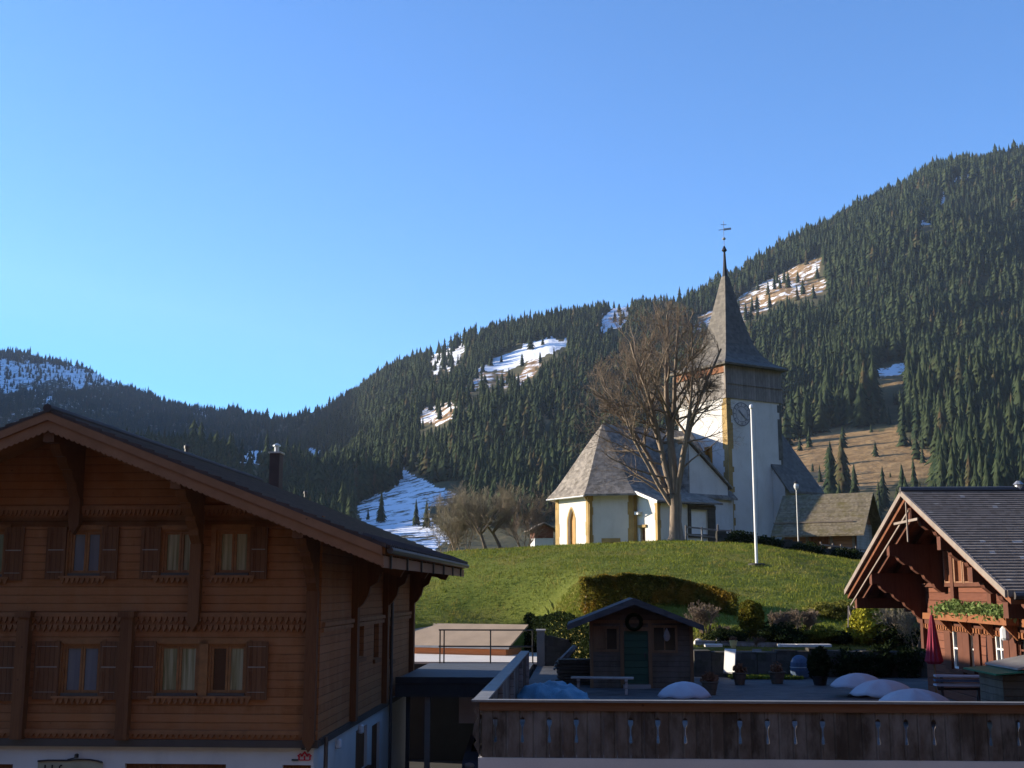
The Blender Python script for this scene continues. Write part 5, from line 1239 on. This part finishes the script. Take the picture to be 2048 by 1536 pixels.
def shrub(name, label, cat, px, py, Y, rx, rz, m, n=2600, size=.05, shape='egg', lump=.25, seed=1, sink=0, group=None):
    p = at(px, py, Y); z = gy(p.x, p.y) if Y > 41.3 else p.z
    t = thing(name, label, cat, (p.x, p.y, z), grid=False, group=group); P = blob(n, (p.x, p.y, z+rz-sink), rx, rx, rz, shape, lump, seed); P = P[P[:, 2] > z-.05]
    foliage('leaves', P, size, M[m], t); MB().tube([(p.x,p.y,z-.1),(p.x+.02,p.y,z+rz)], .05, 6).build('stem', M['bark'], t); return t
shrub('oval_thuja', 'rust-edged egg-shaped thuja above the garden wall', 'shrub', 1505, 1272, 42.6, .44, .66, 'thuja', 7000, .04, lump=.2)
shrub('golden_thuja', 'yellow-green conical thuja beside the ladder', 'shrub', 1736, 1290, 41.75, .80, .92, 'thuja_yellow', 9000, .06, 'cone', .2, 3)
shrub('low_juniper', 'low spreading juniper with yellow tips on the garden wall', 'shrub', 1640, 1282, 42.0, .62, .26, 'juniper', 3200, .05, lump=.5, seed=5)
shrub('olive_bush', 'bright olive bush behind the golden thuja at the lawn edge', 'shrub', 1665, 1228, 45.5, .8, .28, 'olive', 2600, .06, lump=.5, seed=6)
shrub('olive_bush', 'olive bush under the eave of the red-brown chalet', 'shrub', 1775, 1222, 45.0, .75, .32, 'olive', 2600, .06, lump=.5, seed=7)
shrub('dark_garden_bush', 'dark low bush between the shed roof and the oval thuja', 'shrub', 1455, 1283, 41.9, .65, .27, 'dark_leaf', 2600, .05, lump=.5, seed=8)
shrub('dark_garden_bush', 'dark bush right of the oval thuja on the garden wall', 'shrub', 1560, 1286, 41.9, .75, .33, 'dark_leaf', 3000, .05, lump=.5, seed=9)
shrub('dark_garden_bush', 'dark green bush filling the bed below the golden thuja', 'shrub', 1683, 1297, 42.0, .5, .2, 'dark_leaf', 2600, .05, lump=.5, seed=10)
shrub('dark_garden_bush', 'dark bush at the red-brown chalet wall corner', 'shrub', 1795, 1300, 41.5, .85, .42, 'dark_leaf', 3200, .05, lump=.5, seed=11)
orchard(1412, 1250, 43.2, .9, .5, 0, 41, 'dry reddish bush beside the right end of the hedge', 9, 'dry_bush', 'twig')
orchard(1575, 1266, 43.0, .75, .7, 0, 42, 'dry brown stalks behind the garden wall right of the oval thuja', 11, 'dry_bush', 'twig')
orchard(1608, 1262, 43.4, .7, .6, 0, 43, 'dry brown stalks left of the low juniper', 10, 'dry_bush', 'twig')
orchard(1828, 1262, 40.8, 1.4, .5, 0, 44, 'grey leafless bush beside the red-brown chalet bracket', 10, 'grey_bush')
orchard(1440, 1266, 42.4, .45, .4, 0, 45, 'small dry tuft beside the pale garden stones', 7, 'dry_bush', 'twig')
orchard(1510, 1290, 41.7, .3, .45, 0, 46, 'reddish dry tuft at the foot of the oval thuja', 8, 'dry_bush', 'twig')
for i, (px, py, r, lab) in enumerate(((1396,1270,.13,'cream boulder at the corner of the shed roof'), (1436,1272,.10,'upright pale stone among the garden plants'), (1450,1276,.12,'pinkish boulder right of the upright pale stone'), (1415,1272,.09,'blue-grey stone in front of the dry reddish bush'))):
    p = at(px, py, 41.75); t = thing('garden_stone', lab, 'stone', (p.x, p.y, gy(p.x, p.y)), grid=False, group='stones along the garden bed')
    r_ = random.Random(i); m = MB(); z = gy(p.x, p.y); m.lathe((p.x,p.y,z-.03), [(r*.5,0),(r*1.1,r*.4),(r*1.05,r*1.1*(1.7 if i == 1 else 1)),(r*.6,r*1.7*(1.7 if i == 1 else 1)),(r*.1,r*1.9*(1.7 if i == 1 else 1))], 8, r_.uniform(.8, 1.2), r_.uniform(.8, 1.2)); m.build('stone', M['pale_conc'] if i != 3 else M['concrete'], t)
tm = MB(); a = toG(at(1390, 1285, 41.65)); b = toG(at(1560, 1290, 41.55)); tm.beam((a.x, a.y, a.z), (b.x, b.y, b.z), .12, .16); t = thing('bed_edging', 'long pale timber edging the garden bed above the wall', 'timber', a); tm.build('timber', M['grey_wood'], t)
# ladder
p = at(1712, 1276, 41.6); q = at(1697, 1212, 41.9); t = thing('wooden_ladder', 'pale wooden A-frame ladder leaning beside the golden thuja', 'ladder', p, grid=False)
for d in (0, .3):
    o = Vector((d, .1*d, 0)); MB().beam(p+o, q+o*.6, .05, .035).build('rail', M['verge'], t)
m = MB()
for f in (.15, .35, .55, .75, .92): m.beam(p.lerp(q, f), p.lerp(q, f)+Vector((.3-.12*f, .03, 0)), .035, .035)
m.build('rungs', M['verge'], t); w = at(1696, 1255, 41.5); MB().beam(w, q, .04, .03).build('prop_leg', M['verge'], t)
# ---------------------------------------------------------------- things on the terrace
def dome_table(px, pyt, Y, r, label):
    p = at(px, pyt, Y); t = thing('covered_table', label, 'table', (p.x, p.y, ZT), grid=False, group='round tables under pale domed covers')
    prof = [(r*.98,-.335),(r*1.04,-.32),(r*.95,-.245),(r*.80,-.155),(r*.6,-.08),(r*.36,-.026),(r*.1,0)]
    m = MB(); m.lathe((p.x,p.y,p.z), [(max(.03, a), b) for a, b in prof], 32)
    for i, v in enumerate(m.v):
        dx, dy = v[0]-p.x, v[1]-p.y; a = math.atan2(dy, dx)+px; q = math.hypot(dx, dy)/r; w = abs(math.sin(4*a))**.5
        m.v[i] = (p.x+dx*(1-.05*w*q), p.y+dy*(1-.05*w*q), v[2]-.035*w*q+.012*math.sin(7*a+px)*q)
    m.build('domed_cover', M['fabric_white'], t, smooth=True)
    g = MB(); g.lathe((p.x,p.y,ZT), [(.3,0),(.3,.04),(.05,.06),(.05,p.z-.3-ZT)], 12); g.build('pedestal', M['black'], t)
dome_table(1716, 1346, 33.0, .76, 'pale domed table cover farthest back of the three at the right')
dome_table(1764, 1359, 29.8, .78, 'middle one of the three overlapping pale domed table covers')
dome_table(1828, 1377, 26.6, .78, 'pale domed table cover nearest the fence, last of the three')
dome_table(1368, 1363, 30.0, .66, 'lone pale domed table cover in front of the shed')
def tarp():
    p = at(1108, 1366, 31.5); t = thing('tarpaulin_heap', 'pale blue tarpaulin draped over a heap at the terrace corner', 'tarpaulin', (p.x, p.y, ZT), grid=False)
    n = 30; V = []; 
    for i in range(n):
        for j in range(n):
            a, b = i/(n-1)*2-1, j/(n-1)*2-1; x = p.x+a*.95; y = p.y+b*.9
            h = (p.z-ZT)*max(0, (1-abs(a+.1)**2.2*.95))*max(0, 1-abs(b)**2.6); h += float(fbm(np.array(x*3.1), np.array(y*2.7), 3, 6))*.26*(h > .03)+float(fbm(np.array(x*9), np.array(y*8), 2, 8))*.05*(h > .03)
            V.append((x, y, ZT+.01+max(0, h)))
    Fc = [(i*n+j, (i+1)*n+j, (i+1)*n+j+1, i*n+j+1) for i in range(n-1) for j in range(n-1)]
    npmesh('sheet', np.array(V), np.array(Fc), M['tarp_blue'], t, smooth=True)
tarp()
def bench(px, Y, label, deg, L=1.7, m='grey_wood', name='picnic_bench'):
    p = at(px, 1390, Y); t = local_thing(name, label, 'bench', (p.x, p.y, ZT), deg)
    s = MB()
    for y in (-.14, .0, .14): s.box(-L/2, L/2, y-.06, y+.06, .42, .46)
    s.build('seat', M[m], t)
    for x in (-L/2+.2, L/2-.2):
        l = MB(); l.beam((x,-.16,0),(x,-.08,.42),.07,.05); l.beam((x,.16,0),(x,.08,.42),.07,.05); l.box(x-.04,x+.04,-.2,.2,.36,.415); l.build('leg', M[m], t)
bench(1205, 33.6, 'grey wooden bench standing in front of the shed wall', -6)
for i in range(3):
    p = toG(at(1130+i*8, 1322+i*3, 38.5)); t = local_thing('leaning_timber', ('upper grey timber', 'middle grey timber', 'lowest grey timber')[i]+' of three leaning left of the shed', 'timber', toW((p.x-.1*i, p.y, ZT)), 12*i, group='timbers beside the shed')
    MB().beam((-.35,0,.35+.1*i),(.4,.25,1.02+.12*i-.1*i),.1,.05).build('plank', M['grey_wood'], t)
# closed parasol by the chalet wall
p = toG(at(1863, 1230, 29.4)); t = thing('closed_parasol', 'dark red folded parasol beside the red-brown chalet wall', 'parasol', (p.x, p.y, ZT))
z1 = p.z; m = MB(); nn = 12; prof = [(.03,z1),(.07,z1-.2),(.12,z1-.6),(.17,z1-.95),(.20,z1-1.08),(.13,z1-1.15)]
vs = []
for r, z in prof: vs += [(p.x+r*(1+.18*(j % 2)-.09)*math.cos(6.2832*j/24), p.y+r*(1+.18*(j % 2)-.09)*math.sin(6.2832*j/24), z) for j in range(24)]
m.add(vs, [(i*24+j, i*24+(j+1) % 24, (i+1)*24+(j+1) % 24, (i+1)*24+j) for i in range(5) for j in range(24)]+[tuple(range(24)), tuple(range(143, 119, -1))]); m.build('canopy', M['red_cloth'], t)
MB().tube([(p.x,p.y,ZT),(p.x,p.y,z1+.06)], .024, 8).build('pole', M['shed_trim'], t); MB().lathe((p.x,p.y,ZT), [(.25,0),(.25,.07),(.06,.1),(.06,.25)], 14).build('base', M['concrete'], t)
for i, (px, Y, r) in enumerate(((1555,37.4,.24),(1480,37.0,.2),(1420,33.5,.22))):
    p = at(px, 1380, Y); t = thing('flower_tub', ('empty dark tub on the terrace below the blue barrel','small dark tub on the terrace below the white board','dark tub on the terrace right of the lone domed cover')[i], 'tub', (p.x, p.y, ZT), grid=False)
    MB().lathe((p.x,p.y,ZT), [(r*.7,0),(r,.3),(r*1.08,.32),(r*1.08,.36),(r*.9,.36)], 16).build('tub', M['shed_wood'], t); foliage('plant', blob(500, (p.x,p.y,ZT+.42), r*.9, r*.9, .16, lump=.5, seed=60+i), .045, M['dry'], t)
# folded trestle benches, kiosk
for i in range(3):
    p = toG(at(1920, 1352+9*i, 27.6)); t = local_thing('folded_bench', ('uppermost','middle','lowest')[i]+' of the folded pale blue benches stacked beside the chalet', 'bench', toW((p.x, p.y, p.z)), -10+3*i, group='folded benches stacked by the chalet')
    MB().box(-.55, .55, -.13, .13, -.02, .02).build('seat', M['fabric_white'] if i != 1 else M['blue_cloth'], t)
    for x in (-.42, .42): MB().box(x-.03, x+.03, -.12, .12, -.05, -.021).build('leg', M['black'], t)
p0 = toG(at(1920, 1376, 27.6)); t = thing('bench_trestle', 'dark trestle under the stacked folded benches', 'trestle', (p0.x, p0.y, ZT)); m = MB()
for x in (-.4, .4): m.beam((p0.x+x,p0.y-.15,ZT),(p0.x+x,p0.y,p0.z-.0),.05,.05); m.beam((p0.x+x,p0.y+.15,ZT),(p0.x+x,p0.y,p0.z-.0),.05,.05)
m.beam((p0.x-.5,p0.y,p0.z-.02),(p0.x+.5,p0.y,p0.z-.02),.06,.05); m.build('frame', M['black'], t)
def kiosk():
    p = toG(at(2030, 1345, 24.5)); u0 = gv(1992, 1350, 24.5)[0]; zr = gv(2000, 1345, 24.5)[1]
    t = thing('terrace_kiosk', 'little kiosk with green and grey roof at the lower right edge', 'kiosk', (u0+.7, 24.5, ZT))
    m = MB(); m.box(u0+.12, u0+1.5, 24.5, 25.9, ZT, zr-.06); m.build('wall', M['shed_wood'], t)
    r = MB(); r.prism([(u0-.1,24.2,zr-.04),(u0+.55,24.2,zr+.02),(u0+.55,24.2,zr+.05),(u0-.1,24.2,zr-.01)], (0,2,0)); r.build('green_roof', M['green_sheet'], t)
    r = MB(); r.prism([(u0+.35,24.3,zr+.055),(u0+1.7,24.3,zr+.32),(u0+1.7,24.3,zr+.36),(u0+.35,24.3,zr+.095)], (0,1.9,0)); r.build('grey_roof', M['zinc'], t)
    MB().box(u0+.35, u0+1.3, 24.42, 24.499, ZT+.1, ZT+.55).build('front_panel', M['fabric_white'], t)
kiosk()
# ---------------------------------------------------------------- on the hill
p = at(1514, 1148, 56.0); p.z = gy(p.x, p.y); t = thing('flagpole', 'tall white flagpole without flag on the grass hill', 'flagpole', p, grid=False)
ztop = at(1510, 812, p.y).z; MB().tube([(p.x,p.y,p.z-.2),(p.x,p.y,p.z+3),(p.x,p.y,ztop-.15)], [.068,.06,.045], 12).build('pole', M['white'], t)
MB().lathe((p.x,p.y,ztop-.15), [(.05,0),(.09,.05),(.10,.12),(.07,.2),(.01,.23)], 12).build('finial', M['white'], t); MB().tube([(p.x+.16,p.y,p.z+1.2),(p.x+.16,p.y,ztop-.3),(p.x+.02,p.y,ztop-.18)], .008, 4).build('halyard', M['zinc'], t)
MB().lathe((p.x,p.y,p.z-.1), [(.4,0),(.4,.14),(.3,.17)], 16).build('base', M['drywall'], t)
def barn():
    c = at(1650, 1076, 74); z = gy(c.x, c.y)-.1; zr = at(1650, 988, 75.5).z-z; ze = at(1640, 1043, 73.5).z-z
    t = local_thing('log_barn', 'small log barn with mossy shingle roof beside the church', 'barn', (c.x-.2, c.y, z), -31)
    w = MB(); w.box(-2.5, 2.1, 0, .2, 0, ze); w.prism([(2.1,0,0),(2.1,3.6,0),(2.1,3.6,ze),(2.1,1.8,zr-.1),(2.1,0,ze)], (-.2,0,0)); w.box(-2.5, -2.3, .2, 3.6, 0, ze); w.box(-2.5, 2.1, 3.4, 3.6, 0, ze); w.build('log_wall', M['barn_wood'], t)
    gr = MB(); gr.box(2.102, 2.14, .0, 3.6, 0, ze-.1); gr.build('gable_boards', M['grey_wood'], t)
    r = MB(); SL = (zr-ze)/1.8
    for s in (1, -1):
        n = 9
        for i in range(n):
            a, b = i/n*2.55, (i+1.3)/n*2.55; r.prism([(-2.95,1.8-s*a,zr-SL*a-.06),(-2.95,1.8-s*b,zr-SL*b-.06),(-2.95,1.8-s*b,zr-SL*b+.05),(-2.95,1.8-s*a,zr-SL*a+.01)], (5.75,0,0))
    ro = r.build('roof', M['barn_roof'], t); q = 1.9
    MB().beam((-2.98,1.8-q,zr-SL*q+.10),(2.0,1.8-q,zr-SL*q+.10),.07,.07).build('snow_rail', M['verge'], ro)
    d = MB(); 
    for x in (-2.4, -.9, .6, 1.95): d.box(x-.08, x+.08, -.08, -.002, 0, ze-.1)
    d.box(-2.5, 2.1, -.12, -.003, ze-.42, ze-.3); d.build('posts', M['verge'], t)
    MB().box(-.7, .4, -.03, -.004, 0.1, ze-.5).build('barn_door', M['rust_wood'], t)
barn()
p = at(1597, 1082, 71.8); p.z = gy(p.x, p.y); t = thing('street_lamp', 'slim lamp post with globe lantern in front of the barn', 'lamp', p, grid=False)
zl = at(1596, 980, 71.8).z; MB().tube([(p.x,p.y,p.z),(p.x,p.y,zl)], [.05,.035], 8).build('post', M['zinc'], t); MB().lathe((p.x,p.y,zl), [(.06,0),(.14,.12),(.16,.25),(.10,.4),(.02,.44)], 12).build('lantern', M['glass_lamp'], t)
MB().lathe((p.x,p.y,zl+.42), [(.2,0),(.12,.08),(.02,.14)], 12).build('lantern_cap', M['black'], t)
# churchyard wall in the shade along the crest, wooden fence beside the linden
t = thing('churchyard_wall', 'low dark stone wall along the hill crest right of the linden', 'wall', at(1560, 1095, 70), grid=False); m = MB(); r_ = random.Random(12)
xs = np.arange(at(1432, 1080, 70).x, at(1742, 1100, 70).x, .55)
for x in xs:
    y = 69.6+.05*(x-12); z = gy(x, y); m.box(x, x+.54, y+r_.uniform(-.05, .05), y+.6, z-.4, z+.78+r_.uniform(-.1, .1))
m.build('stones', M['drywall'], t)
def rail_fence(name, label, xs, y, h, m, rails=(.5,.95), group=None):
    z = gy(xs[0], y); t = thing(name, label, 'fence', (xs[0], y, z), grid=False, group=group)
    for x in xs: MB().box(x-.045, x+.045, y-.045, y+.045, gy(x, y)-.1, gy(x, y)+h).build('post', M[m], t)
    q = MB()
    for f in rails:
        for a, b in zip(xs[:-1], xs[1:]): q.beam((a,y-.06,gy(a,y)+h*f*.95),(b,y-.06,gy(b,y)+h*f*.95),.05,.09)
    q.build('rail', M[m], t)
rail_fence('wooden_fence', 'pale post and rail fence below the porch beside the linden', [at(x, 1080, 70.5).x for x in (1372,1404,1437,1462,1490)], 70.4, 1.0, 'grey_wood')
MBp = at(1437, 1084, 69.9); t = thing('white_post', 'bleached upright post standing in front of the porch', 'post', (MBp.x, MBp.y, gy(MBp.x, MBp.y)), grid=False); z = gy(MBp.x, MBp.y); MB().prism([(MBp.x-.06,MBp.y,z),(MBp.x+.06,MBp.y,z),(MBp.x+.05,MBp.y,z+1.15),(MBp.x,MBp.y,z+1.24),(MBp.x-.05,MBp.y,z+1.15)], (0,.08,0)).build('shaft', M['verge'], t)
rail_fence('wooden_fence', 'thin grey post fence in front of the log barn', [at(x, 1085, 71.5).x for x in (1640,1664,1680,1710,1738)], 71.3, 1.15, 'verge', (.9,))
for i, (px, py, lab) in enumerate(((1480,1085,'dark bush against the churchyard wall below the tower'), (1530,1090,'dark bush right of the flagpole on the churchyard wall'), (1610,1098,'dark bush in front of the log barn'), (1690,1104,'dark bush at the right end of the churchyard wall'))):
    shrub('churchyard_bush', lab, 'shrub', px, py, 69.2, .95, .42, 'dark_leaf', 2200, .07, lump=.5, seed=20+i, group='dark bushes along the churchyard wall')
# a far hut between the orchard and the choir
p = at(1088, 1084, 128); z = gy(p.x, p.y); t = local_thing('distant_hut', 'tiny brown hut with white base left of the choir', 'hut', (p.x, p.y, max(z, p.z-.5)), 10)
MB().box(-1.0, 1.0, 0, 2.5, 0, .9).build('base_wall', M['plaster'], t); MB().prism([(-1.0,0,.9),(1.0,0,.9),(1.0,0,1.8),(0,0,2.4),(-1.0,0,1.8)], (0,2.5,0)).build('wood_wall', M['red_wood'], t)
m = MB()
for s in (1, -1): m.prism([(0,-.5,2.45),(s*1.6,-.5,1.65),(s*1.6,-.5,1.75),(0,-.5,2.57)], (0,3.4,0))
m.build('roof', M['dark_tiles'], t)

# unseen house added behind the viewer to block skylight from the foreground
def sky_blocker_house():
    t = thing('unseen_blocker_house', 'unseen timber house added behind the viewer to shade the foreground', 'house', (0, -9, -6.2))
    MB().box(-26, 26, -16, -3.2, -6.2, 9).prism([(-26,-16,9),(26,-16,9),(0,-16,15)], (0,12.8,0)).build('house_wall', M['chalet'], t)
    r = MB()
    for s_ in (1, -1): r.prism([(0,-17,15.2),(s_*28,-17,8.74),(s_*28,-17,8.92),(0,-17,15.4)], (0,15.6,0))
    r.build('roof', M['tiles'], t); MB().box(-15, 15, -3.2, -.6, -1.75, -1.6).build('balcony_floor', M['chalet_dark'], t)
sky_blocker_house()
# ================================================================ camera, sun, sky
cam = bpy.data.cameras.new('camera'); co = bpy.data.objects.new('camera', cam); COL.objects.link(co)
co.rotation_euler = (math.radians(90)+TH, 0, 0); cam.sensor_width = 36; cam.lens = 36*F/2048; cam.clip_start = .2; cam.clip_end = 20000; SC.camera = co
sun = bpy.data.lights.new('sun', 'SUN'); so = bpy.data.objects.new('sun', sun); COL.objects.link(so)
sun.energy = 5.0; sun.angle = math.radians(.5); sun.color = (1.0, .87, .68); so.rotation_euler = SUND.to_track_quat('Z', 'Y').to_euler()
w = bpy.data.worlds.new('World'); SC.world = w; w.use_nodes = True; nt = w.node_tree; bg = nt.nodes['Background']
sky = nt.nodes.new('ShaderNodeTexSky'); sky.sky_type = 'NISHITA'; sky.sun_disc = False; sky.sun_elevation = math.radians(SUN_EL)
sky.sun_rotation = math.atan2(SUNH.x, SUNH.y); sky.altitude = 1200; sky.air_density = 1.0; sky.dust_density = .3; sky.ozone_density = 3.0
mu = nt.nodes.new('ShaderNodeMixRGB'); mu.blend_type = 'MULTIPLY'; mu.inputs[0].default_value = 1; mu.inputs[2].default_value = (.56, .83, 1.10, 1)
nt.links.new(sky.outputs[0], mu.inputs[1]); nt.links.new(mu.outputs[0], bg.inputs[0]); bg.inputs[1].default_value = .12
SC.view_settings.view_transform = 'Standard'; SC.view_settings.look = 'None'; SC.view_settings.exposure = 1.25; SC.view_settings.gamma = 1
hz = NT('valley_air'); pv = hz.n('VolumePrincipled', None, Color=(.62,.76,1.0), Density=.00005, Anisotropy=.2); hz.t.links.new(pv.outputs[0], hz.out.inputs['Volume'])
tag(MB().box(-3000, 2750, -2750, 3800, -60, 900).build('haze', hz.m), kind='stuff')
SC.cycles.volume_bounces = 0
SC.cycles.max_bounces = 6; SC.cycles.diffuse_bounces = 3; SC.cycles.glossy_bounces = 2; SC.cycles.transmission_bounces = 2; SC.cycles.use_denoising = True
